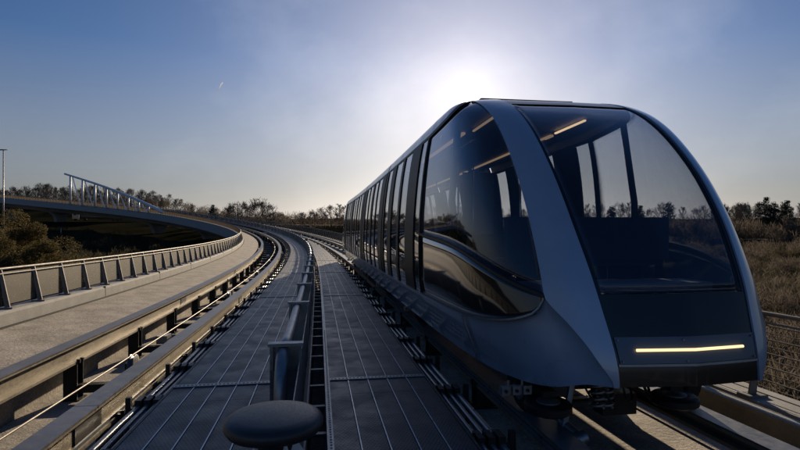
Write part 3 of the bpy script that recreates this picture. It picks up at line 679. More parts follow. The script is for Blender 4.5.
def body(mapf, car, v0, v1, pattern):
    """straight body between v0 and v1; pattern = list of window intervals"""
    hl = [-1.50, -1.32, -1.2, -1.06, -.93]; hr_ = [-1.18, -1.12, -1.06, -1.0, -.93]; vv = frange(v0, v1, 1.4)  # unseen right skirt shaped higher so sunlight passes under the train
    def skin(hlist, va, vb, out, name, m, parent, sgs=(-1, 1), thick=.03, smooth=True):
        mb = MB(); vs_ = frange(va, vb, 1.4)
        for sg in sgs:
            vs = []; n = len(hlist)
            for o in (out, out - thick):
                for v in vs_:
                    for h in hlist: vs.append(mapf(sg * (W(h) + o), v, h))
            fs = []; k1 = len(vs_) * n
            for i in range(len(vs_) - 1):
                for j in range(n - 1):
                    fs.append((i * n + j, (i + 1) * n + j, (i + 1) * n + j + 1, i * n + j + 1)); fs.append((k1 + i * n + j, k1 + i * n + j + 1, k1 + (i + 1) * n + j + 1, k1 + (i + 1) * n + j))
                fs.append((i * n, k1 + i * n, k1 + (i + 1) * n, (i + 1) * n)); fs.append((i * n + n - 1, (i + 1) * n + n - 1, k1 + (i + 1) * n + n - 1, k1 + i * n + n - 1))
            e = (len(vs_) - 1) * n
            for j in range(n - 1): fs.append((j, j + 1, k1 + j + 1, k1 + j)); fs.append((e + j, k1 + e + j, k1 + e + j + 1, e + j + 1))
            mb.add(vs, fs)
        return mb.build(name, m, parent, auto=35)
    skin(hl, v0, v1, 0, 'skirt', M['paint'], car, (-1,)); skin(hr_, v0, v1, 0, 'skirt', M['paint'], car, (1,))
    top = [1.70, 1.78, 1.85, 1.91, 1.97, 2.01, 2.04]
    skin(top, v0, v1, 0, 'cantrail', M['roofpaint'], car)
    mb = MB(); vs = []; hx = [2.045, 2.06, 2.07, 2.075]; xx = [(W(2.04), 2.04), (.6, 2.06), (.3, 2.075), (-.3, 2.075), (-.6, 2.06), (-W(2.04), 2.04)]
    for v in vv:
        for x, h in xx: vs.append(mapf(x, v, h))
    fs = [(i * 6 + j, (i + 1) * 6 + j, (i + 1) * 6 + j + 1, i * 6 + j + 1) for i in range(len(vv) - 1) for j in range(5)]
    mb.add(vs, fs).build('roof', M['roofpaint'], car, smooth=True)
    wl = [-.927, -.6, -.3, 0, .35, .7, 1.0, 1.3, 1.5, 1.64]
    skin([1.643, 1.67, 1.697], v0, v1, .004, 'window_header', M['pillar'], car)
    cur = v0; segs = []
    for a, b in pattern:
        if a > cur + .01: segs.append((cur, a, 'p'))
        segs.append((a, b, 'w')); cur = b
    if cur < v1 - .01: segs.append((cur, v1, 'p'))
    for a, b, t in segs:
        for sg in (-1, 1):
            if t == 'p': skin(wl, a + .002, b - .002, .012, 'window_pillar', M['pillar'], car, (sg,), .06)
            else: skin(wl, a, b, -.006, 'side_window', M['sideglass'], car, (sg,), .008)
    # bright sill lip under the windows
    skin([-.929, -.922, -.915], v0, v1, .028, 'sill_strip', M['steel'], car, thick=.02)
    def slab(x, h0, h1, name, m, va=v0, vb=v1):
        mb = MB(); vs = []; q = frange(va, vb, 1.4)
        for v in q:
            for a, h in ((-x, h0), (-x, h1), (x, h1), (x, h0)): vs.append(mapf(a, v, h))
        fs = [(i * 4 + k, (i + 1) * 4 + k, (i + 1) * 4 + (k + 1) % 4, i * 4 + (k + 1) % 4) for i in range(len(q) - 1) for k in range(4)] + [(0, 1, 2, 3), tuple(len(vs) - 4 + k for k in (3, 2, 1, 0))]
        return mb.add(vs, fs).build(name, m, car)
    slab(1.34, -1.04, -1.0, 'underframe', M['black']); slab(1.50, -.998, -.94, 'cabin_floor', M['floor']); slab(1.24, 1.80, 1.86, 'ceiling', M['interior'])
    return slab
def lbox(mb, mapf, x0, x1, v0, v1, h0, h1):
    vs = [mapf(x, v, h) for h in (h0, h1) for x in (x0, x1) for v in (v0, v1)]
    return mb.add(vs, [(0, 1, 3, 2), (4, 6, 7, 5), (0, 4, 5, 1), (2, 3, 7, 6), (0, 2, 6, 4), (1, 5, 7, 3)])

def interior(mapf, car, v0, v1, seats, poles=True):
    for v in seats:
        mb = MB()
        for x0, x1 in ((-1.4, -.45), (.45, 1.4)):
            lbox(mb, mapf, x0, x1, v, v + .42, -.56, -.46); lbox(mb, mapf, x0, x1, v + .34, v + .46, -.46, .05); lbox(mb, mapf, x0 + .1, x1 - .1, v + .05, v + .35, -.93, -.561)
        mb.build('seat_bench', M['seat'], car)
    for sg in (-1, 1):
        mb = MB(); mb.tube([mapf(sg * .62, v, 1.66) for v in frange(v0 + .1, v1 - .1, 1)], .02, 6); mb.build('grab_rail', M['chrome'], car, smooth=True)
        mb = MB(); lbox(mb, mapf, sg * .80 - .03, sg * .80 + .03, v0 + .2, v1 - .2, 1.755, 1.79); mb.build('ceiling_light', M['lampcab'], car)
    for v in frange(v0 + 1.2, v1 - .8, 2.1):
        for sg in (-1, 1):
            mb = MB(); mb.tube([mapf(sg * .62, v, -.93), mapf(sg * .62, v, 1.80)], .02, 8); mb.build('grab_pole', M['chrome'], car, smooth=True)

def nose_car(mapf, name, label, vlen, pattern):
    car = empty_part(name, train, label)
    # front panel: lower black face, frame round the windscreen, windscreen
    patch(mapf, -1, 1, 12, -1.30, -.52, 8, .05).build('front_panel', M['gloss'], car, auto=45)
    for sg in (-1, 1): patch(mapf, sg * 1, sg * .9, 1, -.518, 1.72, 20, .05).build('windscreen_frame', M['gloss'], car, auto=45)
    patch(mapf, -1, 1, 12, 1.722, 2.035, 6, .05).build('windscreen_header', M['gloss'], car, auto=45)
    patch(mapf, -.898, .898, 14, -.517, 1.719, 24, .012, -.012).build('windscreen', M['glass'], car, smooth=True)
    for sg in (-1, 1):
        rise = (lambda q: min(.32, max(0, q - 2) * .12)) if sg > 0 else (lambda q: 0)  # right-hand lower edge raised to let sun in under the nose
        patchh(mapf, sg, lambda h: 1.0, qc_, 12, lambda q: bot_(q) + rise(q), lambda q: 2.035, 60, .05, lambda q, h: .018).build('corner_band', M['paint'], car, auto=50)
        patchh(mapf, sg, lambda h: qc_(h) + .012, lambda h: 3.03, 12, lambda q: bot_(q) + rise(q), lambda q: -.585, 22, .05, lambda q, h: off_(q, h) + .006).build('fender_corner', M['paint'], car, auto=50)
        patch(mapf, sg * 3.02, sg * 6, 20, lambda q: hb_(q) + .012, lambda q: ht_(q), 20, .012, -.008).build('nose_glass', M['glass'], car, smooth=True)
        patch(mapf, sg * 3.02, sg * 6, 20, lambda q: hb_(q) - .025, lambda q: hb_(q) + .012, 2, .05, .01).build('glass_seal', M['rubber'], car, auto=50)
        patch(mapf, sg * 3.02, sg * 6, 20, lambda q: hs_(q) + .02, lambda q: hb_(q) - .025, 8, .03, 0).build('gloss_side_panel', M['gloss2'], car, smooth=True)
        patch(mapf, sg * 3.02, sg * 6, 20, lambda q: hs_(q), lambda q: hs_(q) + .02, 1, .05, .02).build('sill_strip', M['steel'], car)
        patchh(mapf, sg, lambda h: 3.03, lambda h: 5.985, 22, lambda q: bot_(q) + rise(q), lambda q: hs_(q), 10, .05, lambda q, h: off_(q, h) + .006).build('fender', M['paint'], car, auto=50)
        patch(mapf, sg * 3.0, sg * 6, 14, lambda q: ht_(q), lambda q: ht_(q) + .06, 1, .05, .004).build('window_header', M['pillar'], car, auto=50)
        patch(mapf, sg * 3.0, sg * 6, 14, lambda q: ht_(q) + .06, 2.035, 6, .05, 0).build('cantrail', M['roofpaint'], car, auto=50)
        patch(mapf, sg * 4.985, sg * 5.015, 1, -1.16 if sg > 0 else -1.49, -.945, 8, .02, .006).build('panel_seam', M['steel'], car)
        # dark door post where the nose joins the body
        mb = MB(); vs = []; hh = frange(.06, 1.64, .16)
        for h in hh:
            for dv, o in ((-.0, .008), (.07, .008), (.07, -.05), (0, -.05)): vs.append(mapf(sg * (W(h) + o), VE + dv - .035, h))
        fs = [(i * 4 + k, (i + 1) * 4 + k, (i + 1) * 4 + (k + 1) % 4, i * 4 + (k + 1) % 4) for i in range(len(hh) - 1) for k in range(4)]
        mb.add(vs, fs).build('seam_post', M['rubber'], car)
    # roof cap: strips across the nose between the two cantrails
    qs = [-6 + 12 * i / 60 for i in range(61)]; mb = MB(); vs = []
    for i in range(31):
        q = 6 - 6 * i / 30; x, v = N(q, 2.035); 
        for k in range(9):
            t = -1 + 2 * k / 8; vs.append(mapf(x * t, v, 2.035 + .045 * (1 - t * t) * min(1, (v - N(0, 2.035)[1]) / .3)))
    mb.add(vs, [(i * 9 + k, i * 9 + k + 1, (i + 1) * 9 + k + 1, (i + 1) * 9 + k) for i in range(30) for k in range(8)]).build('roof_cap', M['roofpaint'], car, smooth=True)
    # underside lip
    mb = MB(); vs = []
    for i in range(31):
        q = 6 - 6 * i / 30; x, v = N(q, bot_(q) + .0)
        for k in range(5): vs.append(mapf((x - .05 * (x > .06)) * (-1 + k / 2), v + .05, -1.20 + .12 * min(1, i / 30)))
    mb.add(vs, [(i * 5 + k, i * 5 + k + 1, (i + 1) * 5 + k + 1, (i + 1) * 5 + k) for i in range(30) for k in range(4)]).build('underside', M['black'], car)
    # light panel
    pn = patch(mapf, -.93, .93, 10, -1.10, -.88, 3, .02, .014).build('light_panel', M['bezel'], car, auto=45)
    patch(mapf, -.97, .97, 10, -1.125, -1.105, 1, .02, .016).build('panel_trim', M['steel'], car)
    mb = MB(); pts = [mapf(*[N(-.66 + 1.32 * i / 10, -.985, .034)[0], N(-.66 + 1.32 * i / 10, -.985, .034)[1], -.985]) for i in range(11)]
    mb.tube(pts, .0125, 10).build('light_tube', M['lamp'], car, smooth=True)
    mb = MB()
    for q, h in [(x, y) for x in (-.88, -.1, .88) for y in (-.905, -1.08)]:
        x, v = N(q, h, .018); x2, v2 = N(q, h, .028); mb.tube([mapf(x, v, h), mapf(x2, v2, h)], .009, 8)
    mb.build('screw', M['steel'], pn)
    pw = MB(); pw.tube([mapf(*[N(-.86 + 1.72 * i / 12, -.40, -.03)[0], N(-.86 + 1.72 * i / 12, -.40, -.03)[1], -.50]) for i in range(13)], .008, 6).build('screen_trim', M['steel'], car)
    body(mapf, car, VE, vlen, pattern)
    # nose floor, console bench, ceiling
    mb = MB(); vs = []
    for i in range(25):
        q = 6 - 5.9 * i / 24; x, v = N(q, -.9, -.08)
        for k in range(5): vs.append(mapf(x * (-1 + k / 2), max(v, .3), -.94))
    mb.add(vs, [(i * 5 + k, i * 5 + k + 1, (i + 1) * 5 + k + 1, (i + 1) * 5 + k) for i in range(24) for k in range(4)]).build('nose_floor', M['floor'], car)
    mb = MB(); lbox(mb, mapf, -1.05, 1.05, 1.75, 1.86, -.28, .24); lbox(mb, mapf, -1.05, 1.05, 1.86, 2.3, -.36, -.26); mb.build('front_bench', M['seat'], car)
    mb = MB(); lbox(mb, mapf, -1.2, 1.2, 1.2, 1.75, -.62, -.52); lbox(mb, mapf, -1.0, 1.0, .7, 1.19, -.9, -.8); mb.build('console_shelf', M['interior'], car)
    mb = MB(); lbox(mb, mapf, -1.18, 1.18, 3.1, VE, 1.80, 1.85); mb.build('nose_ceiling', M['interior'], car)
    for sg in (-1, 1):
        mb = MB(); mb.tube([mapf(sg * 1.36, 2.9, -.9), mapf(sg * 1.40, 3.0, .5), mapf(sg * 1.27, 3.1, 1.75)], .05, 8); mb.build('inner_post', M['black'], car, smooth=True)
        mb = MB(); lbox(mb, mapf, sg * .72 - .016, sg * .72 + .016, 3.2, 4.2, 1.74, 1.765); mb.build('ceiling_light', M['lampnose'] if sg > 0 else M['lampcab'], car)
    interior(mapf, car, VE, vlen, [VE + .9, VE + 3.2])
    return car
def empty_part(name, parent, label=None):
    o = bpy.data.objects.new(name, None); C.objects.link(o); o.parent = parent; o.empty_display_size = .2
    if label: o['label'] = label
    return o
fm = lambda x, v, h: P(TS + v, TA + x, h)
SEND = 34.9
bmf = lambda x, v, h: P(SEND - v, TA + x, h)
pat = [(4.34, 4.85), (5.75, 6.6), (6.85, 7.8), (8.4, 9.15)]
c1 = nose_car(fm, 'end_car', None, 9.4, pat)
c2 = nose_car(bmf, 'end_car', None, 9.0, pat[:3] + [(8.1, 8.8)])
# wide internal bulkhead frames and mid cars
mids = [(13.68, 19.6), (19.78, 25.75)]
for a, b in mids:
    mf = (lambda a_: (lambda x, v, h: P(a_ + v, TA + x, h)))(a)
    car = empty_part('middle_car', train); L = b - a
    body(mf, car, 0, L, [(.8, 1.72), (1.86, 2.78), (3.2, 4.1), (4.24, L - .75)])
    interior(mf, car, 0, L, [.8, L - 1.4])
for s in (13.60, 19.69, 25.82):
    mb = MB(); vs = []; prof = [(W(h) - .06, h) for h in (-1.1, -.6, 0, .7, 1.3, 1.7, 1.9)] + [(W(h) - .06, h) for h in (1.97,)]
    for v in (-.1, .1):
        for x, h in prof + [(-x, h) for x, h in prof[::-1]]: vs.append(P(s + v, TA + x, h))
    n = len(prof) * 2; mb.add(vs, [(i, i + 1, n + i + 1, n + i) for i in range(n - 1)] + [(n - 1, 0, n, 2 * n - 1)]).build('gangway_bellows', M['rubber'], train)
# bulkhead doors seen at the car ends: side panels with pillars
for s in (13.45, 25.95):
    mb = MB()
    for sg in (-1, 1): mb.tbox(s - .03, s + .03, *sorted((TA + sg * .55, TA + sg * 1.40)), -.93, 1.7)
    mb.build('bulkhead_panel', M['interior'], train)
# roof equipment
mb = MB(); mb.tbox(8.3, 10.6, TA - .60, TA + 1.02, 2.04, 2.30); mb.tbox(8.6, 8.64, TA - .60, TA + 1.02, 2.301, 2.315); mb.build('roof_unit', M['black'], train)
mb = MB(); mb.tbox(16, 18.2, TA - .8, TA + .8, 2.07, 2.19); mb.build('roof_unit', M['black'], train)
# running gear under the nose
def bogie(s):
    bg_ = empty_part('bogie', train)
    mb = MB(); mb.tbox(s - .25, s + .25, TR - .55, TR + .25, -1.66, -1.46); mb.tbox(s - .14, s + .14, TR - 1.12, TR + 1.12, -1.62, -1.46); mb.tbox(s - .30, s - .1, TR - .2, TR + .2, -1.95, -1.72); mb.build('frame', M['black'], bg_)
    for sg in (-1, 1):
        c = P(s, TR + sg * .93, HR + .022 + .29); p = PSI(s); Mx = Matrix.Rotation(p, 3, 'Z') @ Matrix.Rotation(R(90), 3, 'Y')
        w_ = MB().lathe([(.10, -.11), (.25, -.11), (.285, -.08), (.29, 0), (.285, .08), (.25, .11), (.10, .11)], 32, c, Mx).build('wheel', M['rubber'], bg_, auto=40)
        MB().lathe([(.03, -.125), (.17, -.12), (.17, .12), (.03, .125)], 24, c, Mx).build('rim', M['steel'], w_, auto=40)
        # horizontal guide tyre
        gx = -.98 if sg < 0 else .42; c = P(s - .62, TR + gx, -1.70)
        g_ = MB().lathe([(.10, -.05), (.21, -.05), (.235, -.03), (.235, .03), (.21, .05), (.10, .05)], 32, c).build('guide_wheel', M['rubber'], bg_, auto=40)
        MB().lathe([(.03, -.06), (.12, -.055), (.12, .06), (.05, .075)], 20, c).build('rim', M['steel'], g_, auto=40)
        MB().tbox(s - .66, s - .1, TR + gx - .07, TR + gx + .07, -1.60, -1.54).build('guide_arm', M['black'], bg_)
    # coil spring
    for da in (-.34, -.24):
        c = Vector(P(s - .42, TR + da, -1.82)); pts = [c + Vector((.075 * math.cos(t * 2 * math.pi * 5), .075 * math.sin(t * 2 * math.pi * 5), .34 * t)) for t in np.linspace(0, 1, 81)]
        MB().tube(pts, .016, 6).build('coil_spring', M['steel'], bg_, smooth=True)
    mb = MB(); c = P(s - .5, TR - .76, -1.92)
    mb.tube([P(s - .2, TR - .76, -1.75), c, P(s - .72, TR - .70, -1.98)], .05, 10, True); mb.tube([P(s - .74, TR - .64, -1.98), P(s - .74, TR - .76, -2.02)], .075, 14)
    mb.tube([P(s - .5, TR - .66, -1.5), P(s - .55, TR - .78, -1.98)], .035, 8); mb.build('link_arm', M['steel'], bg_, auto=45)
    hb = []
    for i in range(5):
        a0 = TR - .55 + .22 * i; q = [P(s - .30 + .1 * math.sin(i * 2.1), a0, -1.30), P(s - .52, a0 + .05, -1.62 - .05 * (i % 3)), P(s - .48, a0 + .16, -1.74 - .04 * (i % 2)), P(s - .2, a0 + .24, -1.50)]
        cv = []
        for k in range(3):
            for t in (0, .33, .66): cv.append(Vector(q[k]).lerp(Vector(q[k + 1]), t))
        cv.append(Vector(q[3])); cv = [cv[0]] + [(cv[j - 1] + cv[j] * 2 + cv[j + 1]) / 4 for j in range(1, len(cv) - 1)] + [cv[-1]]
        MB().tube(cv, .012 + .004 * (i % 2), 6).build('hose', M['rubber'], bg_, smooth=True)
    for sx in (-1.44, .30):
        mb = MB(); mb.tbox(s - .50, s - .47, TR + sx, TR + sx + .34, -1.60, -1.51)
        for k in range(3): mb.tbox(s - .53, s - .501, TR + sx + .01 + .115 * k, TR + sx + .095 + .115 * k, -1.60, -1.51)
        for k in range(2): mb.tbox(s - .49, s - .475, TR + sx + .08 + .15 * k, TR + sx + .10 + .15 * k, -1.51, -1.46)
        br = mb.build('sensor_bracket', M['steel'], bg_)
        mb = MB()
        for k in range(3): mb.tube([P(s - .531, TR + sx + .052 + .115 * k, -1.555), P(s - .545, TR + sx + .052 + .115 * k, -1.555)], .018, 8)
        mb.build('bolt', M['black'], br)
bogie(5.55); bogie(11.6); bogie(17); bogie(23); bogie(31)

# ------------------------------------------------------------------ mast arch over the bridge
def pt(s, da, h): return P(s, MED + da, h)
root = empty('bridge_truss', pt(175, -6.9, HD), 'pale steel mast truss rising leftwards above the far bridge deck', 'truss')
sA, sB = 155, 203
top = lambda s: -1.0 + (s - sA) / (sB - sA) * 8.3
for da in (-7.3,):
    ss = frange(sA, sB, 4); mb = MB(); mb.tube([pt(s, da, top(s)) for s in ss], .42, 10, True, .28); mb.build('raking_chord', M['bridge'], root, smooth=True)
    for i, s in enumerate(frange(163, 200.5, 5.35)):
        mb = MB(); mb.tube([pt(s, da, -1.9), pt(s, da, top(s))], .30 if s > 180 else .22, 10, True, .26); mb.build('upright', M['bridge'], root, smooth=True)
        if s > 164:
            mb = MB(); mb.tube([pt(s - .9, da, top(s - .9)), pt(s - 4.4, da, -1.8)], .15, 6); mb.build('stay', M['bridge'], root)

# ------------------------------------------------------------------ lorry on the road under the bridge
def lorry(x, y, az):
    z = float(terr(x, y)) + .42; root = empty('lorry', (x, y, z), 'white-cabbed articulated lorry with dark trailer driving left on the road beneath the bridge', 'lorry')
    root.rotation_euler = (0, 0, az)
    def part(name, m, boxes, parent=None, extra=None):
        mb = MB()
        for c, d in boxes: mb.box(c, d)
        if extra: extra(mb)
        me = bpy.data.meshes.new(name); me.from_pydata(mb.v, [], mb.f); me.materials.append(m); bm = bmesh.new(); bm.from_mesh(me); bmesh.ops.bevel(bm, geom=[e for e in bm.edges], offset=.06, segments=2, affect='EDGES') if name in ('cab', 'trailer') else None; bm.to_mesh(me); bm.free()
        o = bpy.data.objects.new(name, me); C.objects.link(o); o.parent = parent or root; return o
    cab = part('cab', M['white'], [((-6.9, 0, 1.95), (1.9, 2.4, 2.6)), ((-6.7, 0, 3.45), (1.4, 2.2, .5))])
    part('windscreen', M['gloss'], [((-7.87, 0, 2.3), (.04, 2.1, .85))], cab); part('side_window', M['gloss'], [((-7.1, -1.215, 2.3), (.8, .03, .7))], cab)
    part('trailer', M['curtain'], [((1.2, 0, 2.65), (13.4, 2.5, 2.7))]); part('rear_door', mat('pale_rear', (.65, .5, .3), .5), [((7.93, 0, 2.65), (.04, 2.4, 2.6))])
    part('chassis', M['black'], [((0, 0, .95), (14.6, 1.0, .3)), ((1.5, 1.1, .8), (4, .05, .6)), ((1.5, -1.1, .8), (4, .05, .6))])
    for wx in (-6.9, -4.2, 4.2, 5.5, 6.8):
        for sy in (-1, 1):
            mb = MB(); mb.lathe([(.1, -.15), (.46, -.15), (.5, -.1), (.5, .1), (.46, .15), (.1, .15)], 18, (wx, sy * 1.02, .5), Matrix.Rotation(R(90), 3, 'X'))
            me = bpy.data.meshes.new('wheel'); me.from_pydata(mb.v, [], mb.f); me.materials.append(M['rubber']); o = bpy.data.objects.new('wheel', me); C.objects.link(o); o.parent = root
lorry(-103.5, 179, math.atan2(-17, -31) + math.pi)

# ------------------------------------------------------------------ lamp posts
def street_lamp(x, y, H, label, group=None):
    z = float(terr(x, y)); root = empty('street_lamp', (x, y, z), label, 'street lamp', group)
    MB().tube([(x, y, z - .3), (x, y, z + H)], .13, 10, True, .07).build('pole', M['steel'], root, smooth=True)
    mb = MB(); mb.box((x - .35, y, z + H + .03), (.9, .35, .14)); mb.box((x + .35, y, z + H + .03), (.55, .3, .10)); mb.build('lamp_head', M['black'], root)
street_lamp(-61, 80, 11.3 - float(terr(-61, 80)) + Z0, 'tall street lamp with a double head standing above the olive bush at the left edge')
street_lamp(-46, 146, 5.3 + Z0 - float(terr(-46, 146)) , 'thin grey lamp column beside the round bare tree beyond the curve')
street_lamp(-88, 135, -1.0 + Z0 - float(terr(-88, 135)) , 'thin pole in the dark valley in front of the bridge')

# ------------------------------------------------------------------ vegetation
def tree_segments(seed, H, spread, levels=5, up=.35, trunk=.02):
    r = random.Random(seed); segs = []
    def limb(p, d, L, rad, lv, curl):
        n = 4 if lv < 2 else 3; q = p; st = []
        for i in range(n):
            d = (d + Vector((r.gauss(0, .13), r.gauss(0, .13), curl + r.gauss(0, .06)))).normalized(); q2 = q + d * L / n
            r0 = rad * (1 - .8 * i / n); r1 = rad * (1 - .8 * (i + 1) / n); segs.append((q, q2, r0, r1, lv)); st.append((q2, d, r1)); q = q2
        if lv >= 4: return
        k = {1: 7, 2: 5, 3: 3}[lv]
        for _ in range(k):
            i = min(n - 1, int(n * r.uniform(.15, 1.0))); q, dd, rr = st[i]; a = r.uniform(0, 6.283); side = Vector((math.cos(a), math.sin(a), r.uniform(-.15, .5))).normalized()
            limb(q, (dd * .8 + side * .75).normalized(), L * r.uniform(.38, .62), rr * .7 + .006, lv + 1, .05)
    tr = []; q = Vector((0, 0, -.3)); d = Vector((0, 0, 1)); n = 10
    for i in range(n):
        d = (d + Vector((r.gauss(0, .05), r.gauss(0, .05), .1))).normalized(); q2 = q + d * H * .088; segs.append((q, q2, H * trunk * (1 - .085 * i), H * trunk * (1 - .085 * (i + 1)), 0)); tr.append((q2, H * trunk * (1 - .085 * i))); q = q2
    for i in range(20):
        t = .18 + .82 * i / 19; q, rr = tr[min(9, int(t * 10))]; a = i * 2.4 + r.uniform(-.5, .5); e = up + .9 * t ** 2
        env = H * .40 * spread * math.sin(math.pi * min(1, .30 + .62 * t)) ** .8
        limb(q, Vector((math.cos(a), math.sin(a), e)).normalized(), max(env, H * .1), rr * .55, 1, .07)
    zmax = max(s[1].z for s in segs); k = H / zmax
    return [(a * k, b * k, c * k, d * k, l) for a, b, c, d, l in segs]
def tree_meshes(seed, H, spread, levels=5, up=.35, twigr=.028):
    segs = tree_segments(seed, H, spread, levels, up); T = MB(); Cn = MB()
    for a, b, r0, r1, l in segs:
        mb = T if l <= 0 else Cn
        if l <= 0: mb.tube([a, b], max(r0, .05), 6, False, max(r1, .045))
        else: mb.tube([a, b], max(r0, twigr), 3, False, max(r1 * .9, twigr * .7))
    out = []
    for nm, mb, m in (('trunk', T, M['bark']), ('crown', Cn, M['twig'])):
        me = bpy.data.meshes.new(nm); me.from_pydata(mb.v, [], mb.f); me.materials.append(m); out.append(me)
    return out
def place_tree(name, meshes, x, y, sc_, label, cat, group, sx=1., z=None):
    z = float(terr(x, y)) if z is None else z
    root = empty(name, (x, y, z - .1), label, cat, group); root.scale = (sc_ * sx, sc_ * sx, sc_); root.rotation_euler = (0, 0, random.uniform(0, 6.28))
    for nm, me in zip(('trunk', 'crown'), meshes):
        o = bpy.data.objects.new(nm, me); C.objects.link(o); o.parent = root
    return root
bare = [tree_meshes(100 + i, 10, (.75, .95, .6, .85)[i], 5, (.55, .4, .7, .5)[i], .02) for i in range(4)]
wide = tree_meshes(300, 10, 1.35, 5, .3, .034)
def leafcloud(pts, n, size, rad=1.0, flat=.8, asp=.45, upr=0.):
    """n small two-sided leaf quads round each centre"""
    c = np.repeat(np.array(pts)[:, :3], n, 0); rr = np.repeat(np.array(pts)[:, 3], n)
    d = rng.normal(size=(len(c), 3)); d /= np.linalg.norm(d, axis=1)[:, None]; rad_ = rr * rng.uniform(.35, 1.05, len(c)) ** .6
    p = c + d * rad_[:, None] * np.array([1, 1, flat])
    u = rng.normal(size=p.shape); u[:, 2] += upr * np.sign(u[:, 2] + .5); u /= np.linalg.norm(u, axis=1)[:, None]; v = np.cross(u, rng.normal(size=p.shape)); v /= np.linalg.norm(v, axis=1)[:, None]
    s = size * rng.uniform(.5, 1.3, len(c))[:, None]
    q = np.stack([p - u * s, p - v * s * asp, p + u * s, p + v * s * asp], 1).reshape(-1, 3)
    return q
def quads_obj(name, q, m, parent=None, kind=None, base=None):
    off = np.array(parent_loc(parent)) if parent else (np.array(base) if base is not None else np.zeros(3))
    q = q - off; n = len(q) // 4; me = bpy.data.meshes.new(name); me.vertices.add(len(q)); me.vertices.foreach_set('co', q.astype(np.float32).ravel())
    me.loops.add(4 * n); me.loops.foreach_set('vertex_index', np.arange(4 * n, dtype=np.int32)); me.polygons.add(n); me.polygons.foreach_set('loop_start', np.arange(0, 4 * n, 4, dtype=np.int32)); me.update(calc_edges=True); me.validate(); me.materials.append(m)
    o = bpy.data.objects.new(name, me); C.objects.link(o); o.parent = parent
    if parent is None and base is not None: o.location = base
    if kind: o['kind'] = kind
    return o
def pine_meshes(seed, H):
    r = random.Random(seed); T = MB(); T.tube([(0, 0, -.3), (.1, 0, H * .5), (0, .1, H * .98)], H * .022, 8, False, .03); pts = []
    for i in range(int(26)):
        t = .28 + .72 * (i / 25); z = H * t; wr = H * .26 * (1 - (t - .28) / .78) ** .7
        for k in range(4 if t < .85 else 2):
            a = r.uniform(0, 6.283); L = wr * r.uniform(.35, 1.0); e = (L * math.cos(a), L * math.sin(a), z + r.uniform(-.2, .3)); T.tube([(0, 0, z - .2), e], .04, 3, False, .02); pts.append((*e, H * .055 * r.uniform(.7, 1.4)))
    q = leafcloud(pts, 70, .14, flat=.6)
    m1 = bpy.data.meshes.new('trunk'); m1.from_pydata(T.v, [], T.f); m1.materials.append(M['bark'])
    o = quads_obj('crown', q, M['pine']); m2 = o.data; bpy.data.objects.remove(o); return [m1, m2]
pines = [pine_meshes(1, 10), pine_meshes(2, 10)]
def at_px(px, d): return (d * (px - 400) / 520, d)
# the tree line behind the bridge, left
for i in range(64):
    px = -15 + 207 * (i / 63) + random.uniform(-2, 2); d = random.uniform(232, 258); x, y = at_px(px, d)
    ty = np.interp(px, [0, 20, 40, 60, 100, 135, 160, 175, 190], [187, 187, 183, 186, 186, 188, 191, 197, 203]) + random.uniform(-2, 4)
    gz = float(terr(x, y)); H = max(3.0, Z0 + (223.5 - ty) / 520 * d - gz)
    place_tree('bare_tree', bare[i % 4], x, y, H / 10, 'bare winter tree in the skyline row behind the bridge, ' + ('left of the mast truss' if px < 62 else 'behind the mast truss' if px < 135 else 'right of the mast truss'), 'tree', 'bare trees in a row behind the bridge', .8)
# trees beyond the curve, centre
spec = [(258, 196, 165, wide, .95, 'large round bare tree on the skyline beyond the curve, widest of the group'), (240, 200, 170, bare[1], 1.0, 'bare tree left of the large round one beyond the curve'), (231, 201, 175, wide, .7, 'smaller spreading bare tree at the left of the group beyond the curve'), (213, 205, 178, pines[0], 1.2, 'low dark evergreen tree left of the bare trees beyond the curve'),
        (272, 203, 150, bare[0], 1.0, 'thin leaning bare tree right of the large round one beyond the curve'), (192, 203, 200, bare[2], .6, 'small lone bare tree rising over the far guideway parapet'),
        (302, 211, 190, bare[3], 1.2, 'low bare tree on the skyline left of the far end of the train'), (312, 208, 185, wide, .6, 'low spreading bare tree on the skyline left of the far end of the train'), (322, 206, 180, bare[1], .9, 'upright bare tree close to the far end of the train'), (331, 204, 175, bare[0], 1.0, 'bare tree touching the far end of the train'), (339, 203, 178, bare[2], 1.0, 'tall bare tree at the far end of the train'), (348, 203, 176, bare[3], 1.0, 'bare tree half hidden behind the far end of the train')]
for px, ty, d, ms, sx, lab in spec:
    x, y = at_px(px, d); gz = float(terr(x, y)); H = Z0 + (223.5 - ty) / 520 * d - gz
    place_tree('pine_tree' if ms is pines[0] else 'bare_tree', ms, x, y, H / 10, lab, 'tree', None, sx)
